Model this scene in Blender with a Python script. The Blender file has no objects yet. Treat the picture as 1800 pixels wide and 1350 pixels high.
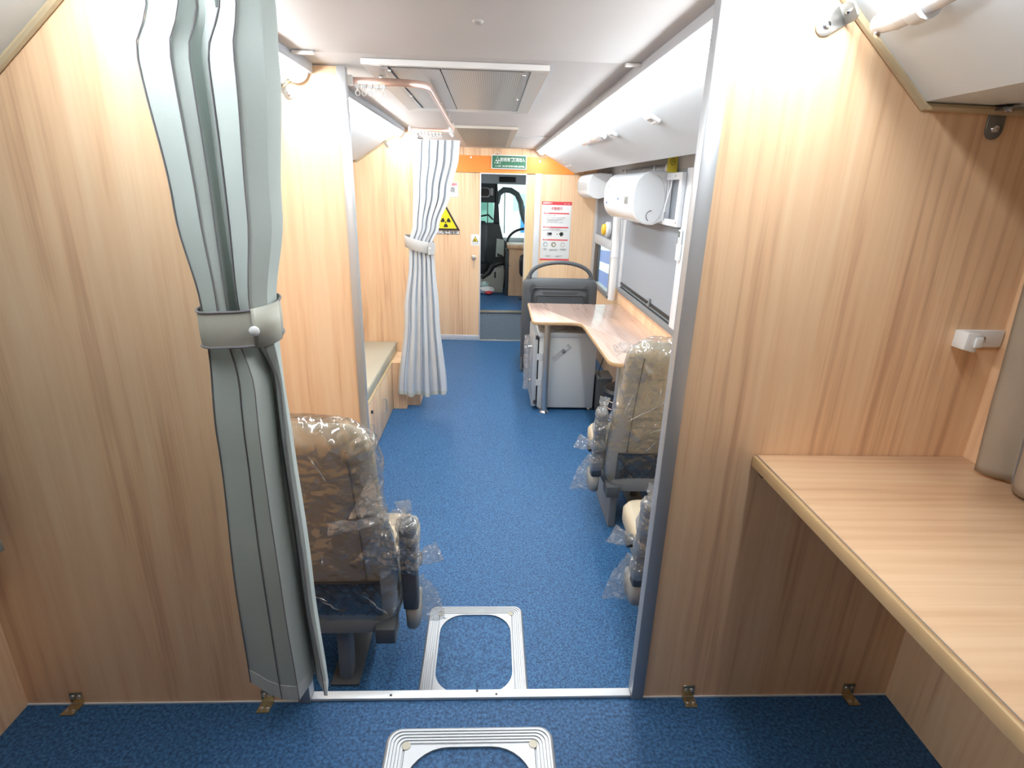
import bpy, bmesh, math, random
from mathutils import Vector, Matrix, noise
random.seed(7)
PI = math.pi
scene = bpy.context.scene
COL = scene.collection

# ---------------------------------------------------------------- camera, world, exposure
cam_d = bpy.data.cameras.new('camera')
cam = bpy.data.objects.new('camera', cam_d)
COL.objects.link(cam)
yaw, pit, rol = math.radians(2.677), math.radians(19.383), math.radians(1.632)
fwd = Vector((math.sin(yaw)*math.cos(pit), math.cos(yaw)*math.cos(pit), -math.sin(pit)))
r0 = Vector((math.cos(yaw), -math.sin(yaw), 0)); u0 = r0.cross(fwd)
rt = r0*math.cos(rol)+u0*math.sin(rol); up = -r0*math.sin(rol)+u0*math.cos(rol)
M = Matrix((rt, up, -fwd)).transposed().to_4x4(); M.translation = (0, 0, 1.3)
cam.matrix_world = M
cam_d.sensor_fit = 'HORIZONTAL'; cam_d.sensor_width = 36.0
cam_d.lens = 981.6/1800*36.0
cam_d.clip_start = 0.02; cam_d.clip_end = 200
scene.camera = cam

world = bpy.data.worlds.new('overcast_sky'); scene.world = world
world.use_nodes = True
bg = world.node_tree.nodes['Background']
bg.inputs[0].default_value = (0.90, 0.97, 1.0, 1); bg.inputs[1].default_value = 3.2

scene.view_settings.view_transform = 'Standard'
scene.view_settings.look = 'None'
scene.view_settings.gamma = 1.0
scene.view_settings.use_curve_mapping = False
scene.view_settings.exposure = 0.2
STRIP = 42.0            # radiance of the LED cove strips
STRIP_REAR = 39.0
scene.cycles.max_bounces = 10
scene.cycles.diffuse_bounces = 5
scene.cycles.transparent_max_bounces = 16
scene.cycles.sample_clamp_indirect = 6.0
scene.cycles.caustics_reflective = False
scene.cycles.caustics_refractive = False

ZF = -0.46      # front (lower) floor level; the rear floor is z = 0
ZC = 1.70       # ceiling
YP = 1.137      # rear partition
YW = 6.58       # front bulkhead

# ---------------------------------------------------------------- materials
MATS = {}
def sock(bsdf, **kw):
    for k, v in kw.items():
        n = k.replace('_', ' ')
        if n in bsdf.inputs: bsdf.inputs[n].default_value = v
def mat(name, col, rough=0.5, metal=0.0, bump=0.0, bscale=120.0, var=0.0, vscale=8.0, spec=0.5, coat=0.0):
    if name in MATS: return MATS[name]
    m = bpy.data.materials.new(name); m.use_nodes = True
    nt = m.node_tree; b = nt.nodes['Principled BSDF']
    b.inputs['Base Color'].default_value = (*col, 1)
    b.inputs['Roughness'].default_value = rough; b.inputs['Metallic'].default_value = metal
    b.inputs['Specular IOR Level'].default_value = spec
    b.inputs['Coat Weight'].default_value = coat; b.inputs['Coat Roughness'].default_value = 0.1
    tc = nt.nodes.new('ShaderNodeTexCoord')
    if var > 0:
        n = nt.nodes.new('ShaderNodeTexNoise'); n.inputs['Scale'].default_value = vscale; n.inputs['Detail'].default_value = 4
        nt.links.new(tc.outputs['Object'], n.inputs['Vector'])
        r = nt.nodes.new('ShaderNodeValToRGB')
        r.color_ramp.elements[0].position = 0.3; r.color_ramp.elements[1].position = 0.7
        r.color_ramp.elements[0].color = (*[c*(1-var) for c in col], 1)
        r.color_ramp.elements[1].color = (*[min(1, c*(1+var)) for c in col], 1)
        nt.links.new(n.outputs['Fac'], r.inputs['Fac']); nt.links.new(r.outputs['Color'], b.inputs['Base Color'])
    if bump > 0:
        n2 = nt.nodes.new('ShaderNodeTexNoise'); n2.inputs['Scale'].default_value = bscale; n2.inputs['Detail'].default_value = 3
        nt.links.new(tc.outputs['Object'], n2.inputs['Vector'])
        bp = nt.nodes.new('ShaderNodeBump'); bp.inputs['Strength'].default_value = bump; bp.inputs['Distance'].default_value = 0.002
        nt.links.new(n2.outputs['Fac'], bp.inputs['Height']); nt.links.new(bp.outputs['Normal'], b.inputs['Normal'])
    MATS[name] = m
    return m

def wood(name, axis='z', light=(0.86, 0.63, 0.41), mid=(0.80, 0.54, 0.33), dark=(0.60, 0.355, 0.215), seed=0.0, rough=0.38, coat=0.0):
    if name in MATS: return MATS[name]
    m = bpy.data.materials.new(name); m.use_nodes = True
    nt = m.node_tree; b = nt.nodes['Principled BSDF']; L = nt.links.new
    tc = nt.nodes.new('ShaderNodeTexCoord')
    ai = 'xyz'.index(axis)
    def mapped(across, along, off):
        mp = nt.nodes.new('ShaderNodeMapping')
        s = [across]*3; s[ai] = along
        mp.inputs['Scale'].default_value = s
        mp.inputs['Location'].default_value = (off+seed, off*1.7+seed, off*0.6)
        L(tc.outputs['Object'], mp.inputs['Vector'])
        return mp
    def nz(mp, detail, rgh, dist=0.0):
        n = nt.nodes.new('ShaderNodeTexNoise'); n.inputs['Scale'].default_value = 1.0
        n.inputs['Detail'].default_value = detail; n.inputs['Roughness'].default_value = rgh
        n.inputs['Distortion'].default_value = dist
        L(mp.outputs['Vector'], n.inputs['Vector']); return n
    big = nz(mapped(9, 0.5, 3.1), 4, 0.6, 0.5)
    med = nz(mapped(38, 0.9, 7.7), 4, 0.6, 0.3)
    fine = nz(mapped(190, 3.0, 1.3), 2, 0.5)
    # growth-ring figure: bands of a stretched, distorted field
    ring = nt.nodes.new('ShaderNodeTexWave'); ring.wave_type = 'RINGS'
    ring.rings_direction = 'SPHERICAL'
    rm = mapped(3.2, 0.42, 0.9); L(rm.outputs['Vector'], ring.inputs['Vector'])
    ring.inputs['Scale'].default_value = 5.0; ring.inputs['Distortion'].default_value = 5.0
    ring.inputs['Detail'].default_value = 3.0; ring.inputs['Detail Scale'].default_value = 1.2
    def mad(a, fa, bnode, fb, off=0.0):
        m1 = nt.nodes.new('ShaderNodeMath'); m1.operation = 'MULTIPLY'; L(a, m1.inputs[0]); m1.inputs[1].default_value = fa
        m2 = nt.nodes.new('ShaderNodeMath'); m2.operation = 'MULTIPLY_ADD'; L(bnode, m2.inputs[0]); m2.inputs[1].default_value = fb; L(m1.outputs[0], m2.inputs[2])
        return m2.outputs[0]
    f = mad(big.outputs['Fac'], 0.72, med.outputs['Fac'], 0.28)
    f2 = nt.nodes.new('ShaderNodeMath'); f2.operation = 'MULTIPLY_ADD'; L(fine.outputs['Fac'], f2.inputs[0]); f2.inputs[1].default_value = 0.16; L(f, f2.inputs[2])
    f3 = nt.nodes.new('ShaderNodeMath'); f3.operation = 'MULTIPLY_ADD'; L(ring.outputs['Fac'], f3.inputs[0]); f3.inputs[1].default_value = 0.07; L(f2.outputs[0], f3.inputs[2])
    r = nt.nodes.new('ShaderNodeValToRGB'); e = r.color_ramp.elements
    e[0].position = 0.44; e[0].color = (*dark, 1)
    e[1].position = 0.74; e[1].color = (*light, 1)
    x = e.new(0.57); x.color = (*mid, 1)
    L(f3.outputs[0], r.inputs['Fac'])
    L(r.outputs['Color'], b.inputs['Base Color'])
    b.inputs['Roughness'].default_value = rough
    b.inputs['Coat Weight'].default_value = coat; b.inputs['Coat Roughness'].default_value = 0.12
    MATS[name] = m
    return m

def vinyl(name, base, dark, light, rough=0.52):
    m = bpy.data.materials.new(name); m.use_nodes = True
    nt = m.node_tree; b = nt.nodes['Principled BSDF']; L = nt.links.new
    tc = nt.nodes.new('ShaderNodeTexCoord')
    n = nt.nodes.new('ShaderNodeTexNoise'); n.inputs['Scale'].default_value = 120; n.inputs['Detail'].default_value = 3; n.inputs['Roughness'].default_value = 0.7
    L(tc.outputs['Object'], n.inputs['Vector'])
    r = nt.nodes.new('ShaderNodeValToRGB'); e = r.color_ramp.elements
    e[0].position = 0.36; e[0].color = (*dark, 1); e[1].position = 0.66; e[1].color = (*light, 1)
    x = e.new(0.5); x.color = (*base, 1)
    L(n.outputs['Fac'], r.inputs['Fac']); L(r.outputs['Color'], b.inputs['Base Color'])
    b.inputs['Roughness'].default_value = rough; b.inputs['Specular IOR Level'].default_value = 0.32
    MATS[name] = m
    return m

def emit(name, col, strength):
    m = bpy.data.materials.new(name); m.use_nodes = True
    nt = m.node_tree; nt.nodes.clear()
    o = nt.nodes.new('ShaderNodeOutputMaterial'); e = nt.nodes.new('ShaderNodeEmission')
    e.inputs[0].default_value = (*col, 1); e.inputs[1].default_value = strength
    nt.links.new(e.outputs[0], o.inputs[0]); MATS[name] = m
    return m

def film(name, base=0.16, edge=0.60, milk=0.06, streak=0.75, rough=0.15, scale=10.0):
    """clear wrapping film: see-through, glossy, whitened along its creases"""
    m = bpy.data.materials.new(name); m.use_nodes = True
    nt = m.node_tree; nt.nodes.clear(); L = nt.links.new
    o = nt.nodes.new('ShaderNodeOutputMaterial')
    t = nt.nodes.new('ShaderNodeBsdfTransparent'); t.inputs[0].default_value = (0.96, 0.97, 0.97, 1)
    g = nt.nodes.new('ShaderNodeBsdfGlossy'); g.inputs['Roughness'].default_value = rough
    d = nt.nodes.new('ShaderNodeBsdfDiffuse'); d.inputs[0].default_value = (0.82, 0.85, 0.86, 1)
    tl = nt.nodes.new('ShaderNodeBsdfTranslucent'); tl.inputs[0].default_value = (0.82, 0.85, 0.86, 1)
    ad = nt.nodes.new('ShaderNodeMixShader'); ad.inputs[0].default_value = 0.4
    L(d.outputs[0], ad.inputs[1]); L(tl.outputs[0], ad.inputs[2])
    tc = nt.nodes.new('ShaderNodeTexCoord')
    def ridge(sc, det, dist):
        n = nt.nodes.new('ShaderNodeTexNoise'); n.noise_type = 'RIDGED_MULTIFRACTAL'
        n.inputs['Scale'].default_value = sc; n.inputs['Detail'].default_value = det; n.inputs['Distortion'].default_value = dist
        L(tc.outputs['Object'], n.inputs['Vector']); return n
    n1 = ridge(scale, 3, 0.8); n2 = ridge(scale*2.6, 2, 0.5)
    s = nt.nodes.new('ShaderNodeMath'); s.operation = 'MULTIPLY_ADD'; L(n2.outputs['Fac'], s.inputs[0]); s.inputs[1].default_value = 0.45; L(n1.outputs['Fac'], s.inputs[2])
    bp = nt.nodes.new('ShaderNodeBump'); bp.inputs['Strength'].default_value = 1.0; bp.inputs['Distance'].default_value = 0.030
    L(s.outputs[0], bp.inputs['Height']); L(bp.outputs['Normal'], g.inputs['Normal'])
    lw = nt.nodes.new('ShaderNodeLayerWeight'); lw.inputs['Blend'].default_value = 0.3
    L(bp.outputs['Normal'], lw.inputs['Normal'])
    mr = nt.nodes.new('ShaderNodeMapRange'); mr.inputs['To Min'].default_value = base; mr.inputs['To Max'].default_value = edge
    L(lw.outputs['Facing'], mr.inputs['Value'])
    big = nt.nodes.new('ShaderNodeTexNoise'); big.inputs['Scale'].default_value = scale*.55; big.inputs['Detail'].default_value = 1
    L(tc.outputs['Object'], big.inputs['Vector'])
    br = nt.nodes.new('ShaderNodeMapRange'); br.inputs['From Min'].default_value = 0.40; br.inputs['From Max'].default_value = 0.58; L(big.outputs['Fac'], br.inputs['Value'])
    r = nt.nodes.new('ShaderNodeMapRange'); r.inputs['From Min'].default_value = 0.75; r.inputs['From Max'].default_value = 1.55
    r.inputs['To Min'].default_value = 0.0; r.inputs['To Max'].default_value = streak
    L(s.outputs[0], r.inputs['Value'])
    mu = nt.nodes.new('ShaderNodeMath'); mu.operation = 'MULTIPLY_ADD'; L(r.outputs[0], mu.inputs[0]); L(br.outputs[0], mu.inputs[1]); mu.inputs[2].default_value = milk
    m1 = nt.nodes.new('ShaderNodeMixShader'); L(mu.outputs[0], m1.inputs[0])
    L(t.outputs[0], m1.inputs[1]); L(ad.outputs[0], m1.inputs[2])
    m2 = nt.nodes.new('ShaderNodeMixShader'); L(mr.outputs[0], m2.inputs[0]); L(m1.outputs[0], m2.inputs[1]); L(g.outputs[0], m2.inputs[2])
    L(m2.outputs[0], o.inputs[0]); MATS[name] = m
    return m

def glass(name, tint=(0.9, 0.96, 0.95), refl=0.07):
    m = bpy.data.materials.new(name); m.use_nodes = True
    nt = m.node_tree; nt.nodes.clear(); L = nt.links.new
    o = nt.nodes.new('ShaderNodeOutputMaterial')
    t = nt.nodes.new('ShaderNodeBsdfTransparent'); t.inputs[0].default_value = (*tint, 1)
    g = nt.nodes.new('ShaderNodeBsdfGlossy'); g.inputs['Roughness'].default_value = 0.02
    mx = nt.nodes.new('ShaderNodeMixShader'); mx.inputs[0].default_value = refl
    L(t.outputs[0], mx.inputs[1]); L(g.outputs[0], mx.inputs[2]); L(mx.outputs[0], o.inputs[0]); MATS[name] = m
    return m

def perforated(name, c0, c1, scale, squash=(1, 1, 1), rough=0.35, metal=0.6):
    m = bpy.data.materials.new(name); m.use_nodes = True
    nt = m.node_tree; b = nt.nodes['Principled BSDF']; L = nt.links.new
    tc = nt.nodes.new('ShaderNodeTexCoord'); mp = nt.nodes.new('ShaderNodeMapping'); mp.inputs['Scale'].default_value = squash
    L(tc.outputs['Object'], mp.inputs['Vector'])
    v = nt.nodes.new('ShaderNodeTexVoronoi'); v.inputs['Scale'].default_value = scale; v.inputs['Randomness'].default_value = 0.0
    L(mp.outputs['Vector'], v.inputs['Vector'])
    r = nt.nodes.new('ShaderNodeValToRGB'); e = r.color_ramp.elements
    e[0].position = 0.30; e[0].color = (*c0, 1); e[1].position = 0.40; e[1].color = (*c1, 1)
    L(v.outputs['Distance'], r.inputs['Fac']); L(r.outputs['Color'], b.inputs['Base Color'])
    b.inputs['Roughness'].default_value = rough; b.inputs['Metallic'].default_value = metal
    MATS[name] = m
    return m

W = wood('wood_laminate')
WD = wood('wood_laminate_cross', 'x', light=(0.82, 0.59, 0.385), mid=(0.75, 0.51, 0.32), dark=(0.66, 0.43, 0.265), rough=0.25, coat=0.35)
WT = wood('wood_laminate_table', 'y', light=(0.68, 0.50, 0.42), mid=(0.61, 0.43, 0.355), dark=(0.49, 0.325, 0.26), rough=0.2, coat=0.4, seed=3)
W2 = wood('wood_laminate_b', seed=5.3)
W3 = wood('wood_laminate_c', seed=11.9)
WY = wood('wood_edge', light=(0.82, 0.64, 0.38), mid=(0.76, 0.57, 0.32), dark=(0.68, 0.48, 0.25))
BEAD = mat('edge_band', (0.52, 0.42, 0.27), 0.5, var=0.08)
ALU = mat('brushed_aluminium', (0.50, 0.52, 0.54), 0.42, 0.6, bump=0.05, var=0.03)
ALUW = mat('pale_aluminium', (0.72, 0.75, 0.78), 0.4, 0.35, var=0.02)
STEEL = mat('steel_bracket', (0.58, 0.58, 0.56), 0.28, 0.9, var=0.05)
CHROME = mat('chrome', (0.8, 0.8, 0.82), 0.08, 1.0)
BRASS = mat('brassed_steel', (0.55, 0.46, 0.30), 0.25, 0.9, var=0.1, vscale=40)
COPPER = mat('copper_rail', (0.72, 0.50, 0.42), 0.28, 0.8, var=0.03)
DARKM = mat('dark_metal', (0.06, 0.06, 0.065), 0.4, 0.5)
BLACK = mat('black_plastic', (0.02, 0.02, 0.022), 0.45, bump=0.05)
CHAR = mat('charcoal_plastic', (0.085, 0.095, 0.105), 0.5, bump=0.15, bscale=400)
GREYP = mat('grey_plastic', (0.20, 0.215, 0.225), 0.5, bump=0.1, bscale=300)
GREYL = mat('light_grey_plastic', (0.46, 0.49, 0.52), 0.45)
WHITE = mat('white_plastic', (0.80, 0.82, 0.83), 0.35)
WHITEG = mat('white_gloss', (0.84, 0.86, 0.88), 0.18, coat=0.3)
WPAINT = mat('white_paint', (0.72, 0.75, 0.79), 0.4, var=0.02)
CLEARP = mat('milky_plastic', (0.75, 0.78, 0.80), 0.2)
CEIL = mat('ceiling_panel', (0.56, 0.545, 0.54), 0.62, bump=0.06, bscale=250, var=0.02, vscale=3)
DUCT = mat('duct_panel', (0.65, 0.70, 0.74), 0.55, bump=0.04, bscale=250, var=0.015, vscale=3)
RUB = mat('grey_rubber', (0.48, 0.50, 0.53), 0.6)
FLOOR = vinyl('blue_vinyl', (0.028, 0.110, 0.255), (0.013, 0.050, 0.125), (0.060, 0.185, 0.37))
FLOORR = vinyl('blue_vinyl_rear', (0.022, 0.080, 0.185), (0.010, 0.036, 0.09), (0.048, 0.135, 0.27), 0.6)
STEPV = mat('grey_blue_vinyl', (0.16, 0.21, 0.25), 0.5, var=0.1, vscale=60)
CURT = mat('curtain_cloth', (0.46, 0.525, 0.50), 0.62, bump=0.25, bscale=700, var=0.03, vscale=5)
CURT2 = mat('curtain_cloth_pale', (0.62, 0.67, 0.72), 0.5, bump=0.25, bscale=700, var=0.03, vscale=5)
BAND = mat('tieback_cloth', (0.45, 0.45, 0.385), 0.45, bump=0.2, bscale=600, var=0.05)
HEM = mat('curtain_hem', (0.56, 0.60, 0.575), 0.42, bump=0.4, bscale=90, var=0.06, vscale=40)
SEAM = mat('curtain_seam', (0.17, 0.16, 0.17), 0.7)
BUFF = mat('buff_curtain', (0.34, 0.28, 0.215), 0.75, bump=0.4, bscale=800, var=0.05)
LEATH = mat('tan_leatherette', (0.47, 0.40, 0.285), 0.42, bump=0.2, bscale=350, var=0.05)
PAD = mat('beige_vinyl_pad', (0.43, 0.41, 0.325), 0.5, bump=0.08, var=0.02)
NET = mat('black_net', (0.03, 0.035, 0.04), 0.6)
FRIDGE = mat('grey_enamel', (0.64, 0.68, 0.68), 0.42, 0.15, bump=0.05, bscale=500)
BLINDM = mat('blind_fabric', (0.27, 0.30, 0.335), 0.8, bump=0.3, bscale=900, var=0.03, vscale=300)
ORANGE = mat('orange_laminate', (0.80, 0.27, 0.045), 0.35, var=0.02)
GREEN = mat('sign_green', (0.03, 0.16, 0.085), 0.35)
YELLOW = mat('sign_yellow', (0.85, 0.66, 0.02), 0.45)
RED = mat('sign_red', (0.70, 0.055, 0.075), 0.45)
PAPER = mat('sign_white', (0.82, 0.84, 0.84), 0.4)
INK = mat('sign_black', (0.02, 0.02, 0.02), 0.5)
INKG = mat('sign_grey', (0.33, 0.34, 0.36), 0.5)
BLUE = mat('blue_mark', (0.01, 0.10, 0.45), 0.4)
YTAG = mat('yellow_tag', (0.70, 0.60, 0.06), 0.5)
FILM = film('clear_film')
FILM2 = film('milky_film', base=0.14, edge=0.5, milk=0.30, streak=0.9, rough=0.15, scale=22.0)
GLASS = glass('window_glass')
LED = emit('led_diffuser', (0.92, 0.97, 1.0), STRIP)
LEDR = emit('led_diffuser_rear', (0.93, 0.972, 1.0), STRIP_REAR)

# ---------------------------------------------------------------- mesh helpers
class MB:
    def __init__(s): s.v = []; s.f = []
    def add(s, vs, fs):
        o = len(s.v); s.v += [tuple(p) for p in vs]; s.f += [tuple(i+o for i in f) for f in fs]; return s
    def box(s, x0, x1, y0, y1, z0, z1):
        vs = [(x0,y0,z0),(x1,y0,z0),(x1,y1,z0),(x0,y1,z0),(x0,y0,z1),(x1,y0,z1),(x1,y1,z1),(x0,y1,z1)]
        return s.add(vs, [(0,3,2,1),(4,5,6,7),(0,1,5,4),(1,2,6,5),(2,3,7,6),(3,0,4,7)])
    def prism(s, poly, axis, a, b):
        def P(p, t):
            if axis == 'y': return (p[0], t, p[1])
            if axis == 'z': return (p[0], p[1], t)
            return (t, p[0], p[1])
        n = len(poly)
        return s.add([P(p, a) for p in poly]+[P(p, b) for p in poly],
              [tuple(range(n))[::-1], tuple(range(n, 2*n))]+[(i, (i+1) % n, n+(i+1) % n, n+i) for i in range(n)])
    def tube(s, pts, r, seg=10, closed=False, cap=True):
        pts = [Vector(p) for p in pts]; n = len(pts); rings = []
        rr = r if isinstance(r, (list, tuple)) else [r]*n
        prev = None
        for i, p in enumerate(pts):
            if closed: t = (pts[(i+1) % n]-pts[i-1])
            else: t = pts[min(i+1, n-1)]-pts[max(i-1, 0)]
            t.normalize()
            if prev is None:
                a = Vector((0, 0, 1)) if abs(t.z) < .9 else Vector((1, 0, 0))
                nn = t.cross(a).normalized()
            else:
                nn = (prev-t*prev.dot(t)).normalized()
            prev = nn; bb = t.cross(nn)
            rings.append([p+nn*math.cos(2*PI*k/seg)*rr[i]+bb*math.sin(2*PI*k/seg)*rr[i] for k in range(seg)])
        vs = [q for rg in rings for q in rg]; fs = []
        for i in range(n if closed else n-1):
            j = (i+1) % n
            for k in range(seg): fs.append((i*seg+k, i*seg+(k+1) % seg, j*seg+(k+1) % seg, j*seg+k))
        if cap and not closed:
            fs.append(tuple(range(seg))[::-1]); fs.append(tuple((n-1)*seg+k for k in range(seg)))
        return s.add(vs, fs)
    def cyl(s, p0, p1, r, seg=16): return s.tube([p0, p1], r, seg)
    def lathe(s, prof, c, seg=20, axis='z'):
        vs = []; fs = []
        for (r, h) in prof:
            for k in range(seg):
                a = 2*PI*k/seg; u, w = r*math.cos(a), r*math.sin(a)
                if axis == 'z': vs.append((c[0]+u, c[1]+w, c[2]+h))
                elif axis == 'y': vs.append((c[0]+u, c[1]+h, c[2]+w))
                else: vs.append((c[0]+h, c[1]+u, c[2]+w))
        n = len(prof)
        for i in range(n-1):
            for k in range(seg): fs.append((i*seg+k, i*seg+(k+1) % seg, (i+1)*seg+(k+1) % seg, (i+1)*seg+k))
        fs.append(tuple(range(seg))[::-1]); fs.append(tuple((n-1)*seg+k for k in range(seg)))
        return s.add(vs, fs)
    def loft(s, rings, cap=True, closed=True):
        n = len(rings[0]); vs = [p for r in rings for p in r]; fs = []
        for i in range(len(rings)-1):
            for k in range(n if closed else n-1):
                fs.append((i*n+k, i*n+(k+1) % n, (i+1)*n+(k+1) % n, (i+1)*n+k))
        if cap and closed:
            fs.append(tuple(range(n))[::-1]); fs.append(tuple((len(rings)-1)*n+k for k in range(n)))
        return s.add(vs, fs)
    def build(s, name, m, parent=None, bevel=0.0, smooth=False, seg=2, kind=None, label=None, angle=35, normals=True):
        me = bpy.data.meshes.new(name)
        off = Vector((0, 0, 0))
        if parent is not None:
            q = parent
            while q is not None: off += q.location; q = q.parent
        me.from_pydata([tuple(Vector(p)-off) for p in s.v], [], s.f)
        bm = bmesh.new(); bm.from_mesh(me)
        if normals: bmesh.ops.recalc_face_normals(bm, faces=bm.faces)
        if bevel > 0:
            es = [e for e in bm.edges if e.is_manifold and e.calc_face_angle(0) > math.radians(30)]
            bmesh.ops.bevel(bm, geom=es, offset=bevel, segments=seg, profile=0.5, affect='EDGES', clamp_overlap=True)
        bm.to_mesh(me); bm.free()
        if smooth or bevel > 0:
            for p in me.polygons: p.use_smooth = True
            if bevel > 0 or smooth != 'all': me.set_sharp_from_angle(angle=math.radians(angle))
        me.materials.append(m)
        o = bpy.data.objects.new(name, me); COL.objects.link(o)
        o.parent = parent
        if kind: o['kind'] = kind
        if label: o['label'] = label
        return o

def tag(o, label, cat, group=None):
    o['label'] = label; o['category'] = cat
    if group: o['group'] = group
    return o
def thing(name, label, cat, loc=(0, 0, 0), group=None):
    o = bpy.data.objects.new(name, None); COL.objects.link(o); o.location = loc
    o.empty_display_size = 0.05
    return tag(o, label, cat, group)
def struct(name, mb, m, label=None, **kw):
    o = mb.build(name, m, **kw); o['kind'] = 'structure'
    if label: o['label'] = label
    return o
def sroot(name, loc=(0, 0, 0), label=None):
    o = bpy.data.objects.new(name, None); COL.objects.link(o); o.location = loc; o['kind'] = 'structure'; o.empty_display_size = 0.05
    if label: o['label'] = label
    return o
def copy_tree(o, parent=None):
    c = o.copy(); COL.objects.link(c); c.parent = parent
    for ch in list(o.children): copy_tree(ch, c)
    return c
def box(*a): return MB().box(*a)
def text(body, size, m, parent, pos, align='CENTER', depth=0.0006, shear=0.0, sx=1.0, bold=0.0, name='lettering', facing='back'):
    cu = bpy.data.curves.new(name, 'FONT'); cu.body = body; cu.size = size; cu.align_x = align; cu.align_y = 'CENTER'
    cu.extrude = depth; cu.shear = shear; cu.offset = bold; cu.resolution_u = 2
    t = bpy.data.objects.new(name, cu); COL.objects.link(t)
    bpy.context.view_layer.update()
    dg = bpy.context.evaluated_depsgraph_get()
    me = bpy.data.meshes.new_from_object(t.evaluated_get(dg))
    bpy.data.objects.remove(t)
    off = Vector((0, 0, 0)); q = parent
    while q is not None: off += q.location; q = q.parent
    for v in me.vertices:
        x, y, z = v.co
        v.co = Vector((pos[0]+x*sx, pos[1]-z, pos[2]+y))-off
    me.materials.clear(); me.materials.append(m)
    o = bpy.data.objects.new(name, me); COL.objects.link(o); o.parent = parent
    return o
def rrect(x0, x1, y0, y1, r, n=6):
    """rounded rectangle loop, counter-clockwise"""
    out = []
    for cx, cy, a in ((x1-r, y1-r, 0), (x0+r, y1-r, 90), (x0+r, y0+r, 180), (x1-r, y0+r, 270)):
        for k in range(n+1):
            t = math.radians(a+90*k/n); out.append((cx+r*math.cos(t), cy+r*math.sin(t)))
    return out
def N(p, s): return noise.noise(Vector(p)*s)

# ================================================================ STRUCTURE
XL, XR = -1.25, 1.20            # side walls of the front room
XLN, XRN = -1.18, 1.115         # cladding of the raised rear room
# floors
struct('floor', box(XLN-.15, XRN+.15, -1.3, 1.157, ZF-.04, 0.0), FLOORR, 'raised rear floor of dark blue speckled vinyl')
struct('floor.001', box(XL-.1, XR+.1, 1.157, YW, ZF-.04, ZF), FLOOR, 'long lower aisle floor of blue speckled vinyl')
# ceiling: flat panels between the coves
cl = sroot('ceiling', (0, 0, ZC), 'flat grey ceiling panels between the two light coves')
for (y0, y1, dz) in ((-1.3, 2.10, 0.0), (2.11, 5.0, 0.006), (5.006, YW+.02, 0.0)):
    box(-.70, .57, y0, y1, ZC+dz, ZC+.03).build('panel', CEIL, cl, bevel=0.002)
box(XL-.1, XR+.1, -1.3, 9.7, 1.78, 1.80).build('roof_skin', CEIL, cl)
# cove ducts (sloped overhead panels)
def duct(name, poly, y0, y1, label): struct(name, MB().prism(poly, 'y', y0, y1), DUCT, label)
duct('trim_1', [(-.60, ZC), (-.87, 1.47), (XLN-.03, 1.465), (XLN-.03, 1.78), (-.60, 1.78)], -1.3, 1.1365, 'sloped pale overhead duct at the rear left')
duct('trim_2', [(.548, ZC), (.81, 1.472), (XRN+.03, 1.467), (XRN+.03, 1.78), (.548, 1.78)], -1.3, 1.1365, 'sloped pale overhead duct above the rear desk')
DL = [(-.665, ZC), (-1.03, 1.465), (XL, 1.46), (XL, 1.78), (-.665, 1.78)]
duct('trim_3', DL, 1.1575, 2.3295, 'sloped pale overhead duct over the left seat')
duct('trim_4', DL, 2.3505, 4.68, 'sloped pale overhead duct over the bench')
duct('trim_5', DL, 4.701, YW, 'sloped pale overhead duct behind the far curtain')
duct('trim_6', [(.512, ZC), (.93, 1.468), (XR, 1.516), (XR, 1.78), (.512, 1.78)], 1.1575, YW, 'long sloped pale overhead duct along the right windows')
# rear partition, two wood panels with aluminium edge channels and a sill
PL = [(XLN, 0), (-.47, 0), (-.47, ZC), (-.60, ZC), (-.87, 1.47), (XLN, 1.465)]
PR = [(.415, 0), (XRN, 0), (XRN, 1.467), (.81, 1.472), (.548, ZC), (.415, ZC)]
pl = struct('wall_partition_left', MB().prism(PL, 'y', YP, YP+.02), W, 'tall wood-grain partition panel at the left of the opening')
pr = struct('wall_partition_right', MB().prism(PR, 'y', YP, YP+.02), W2, 'tall wood-grain partition panel at the right above the desk')
def bead(pts, y, parent, r=.006):
    MB().tube([(x, y, z) for x, z in pts], r, 8).build('edge_bead', BEAD, parent, smooth=True)
bead([(-.605, ZC-.008), (-.872, 1.462), (XLN+.005, 1.457)], YP-.004, pl, .008)
bead([(.556, ZC-.01), (.812, 1.464), (XRN-.005, 1.459)], YP-.004, pr, .008)
MB().prism([(XLN, -.0), (-.486, 0), (-.486, .004), (XLN, .004)], 'y', YP-.004, YP).build('floor_bead', ALUW, pl)
MB().prism([(.431, -.0), (XRN, 0), (XRN, .004), (.431, .004)], 'y', YP-.004, YP).build('floor_bead', ALUW, pr)
def channel(name, x0, x1, y0, y1, z0, z1, label, m=ALU):
    struct(name, box(x0, x1, y0, y1, z0, z1), m, label, bevel=0.002)
channel('trim_7', -.488, -.455, YP-.007, YP+.027, 0, ZC, 'aluminium edge channel of the left rear partition')
channel('trim_8', .400, .433, YP-.007, YP+.027, 0, ZC, 'aluminium edge channel of the right rear partition')
# aluminium door sill with step nosing
sill = struct('trim_9', box(-.455, .400, YP-.003, YP+.022, .0, .010), ALUW, 'bright aluminium sill across the opening floor', bevel=0.002)
box(-.455, .400, YP+.0205, YP+.024, -.03, .006).build('nosing', ALUW, sill)
for x, m in ((-.247, DARKM), (-.017, DARKM), (.035, CHROME)):
    MB().lathe([(.004, 0), (.003, .0015)], (x, YP+.006 if x != -.017 else YP+.017, .0099), 12).build('screw', m, sill)
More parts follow.
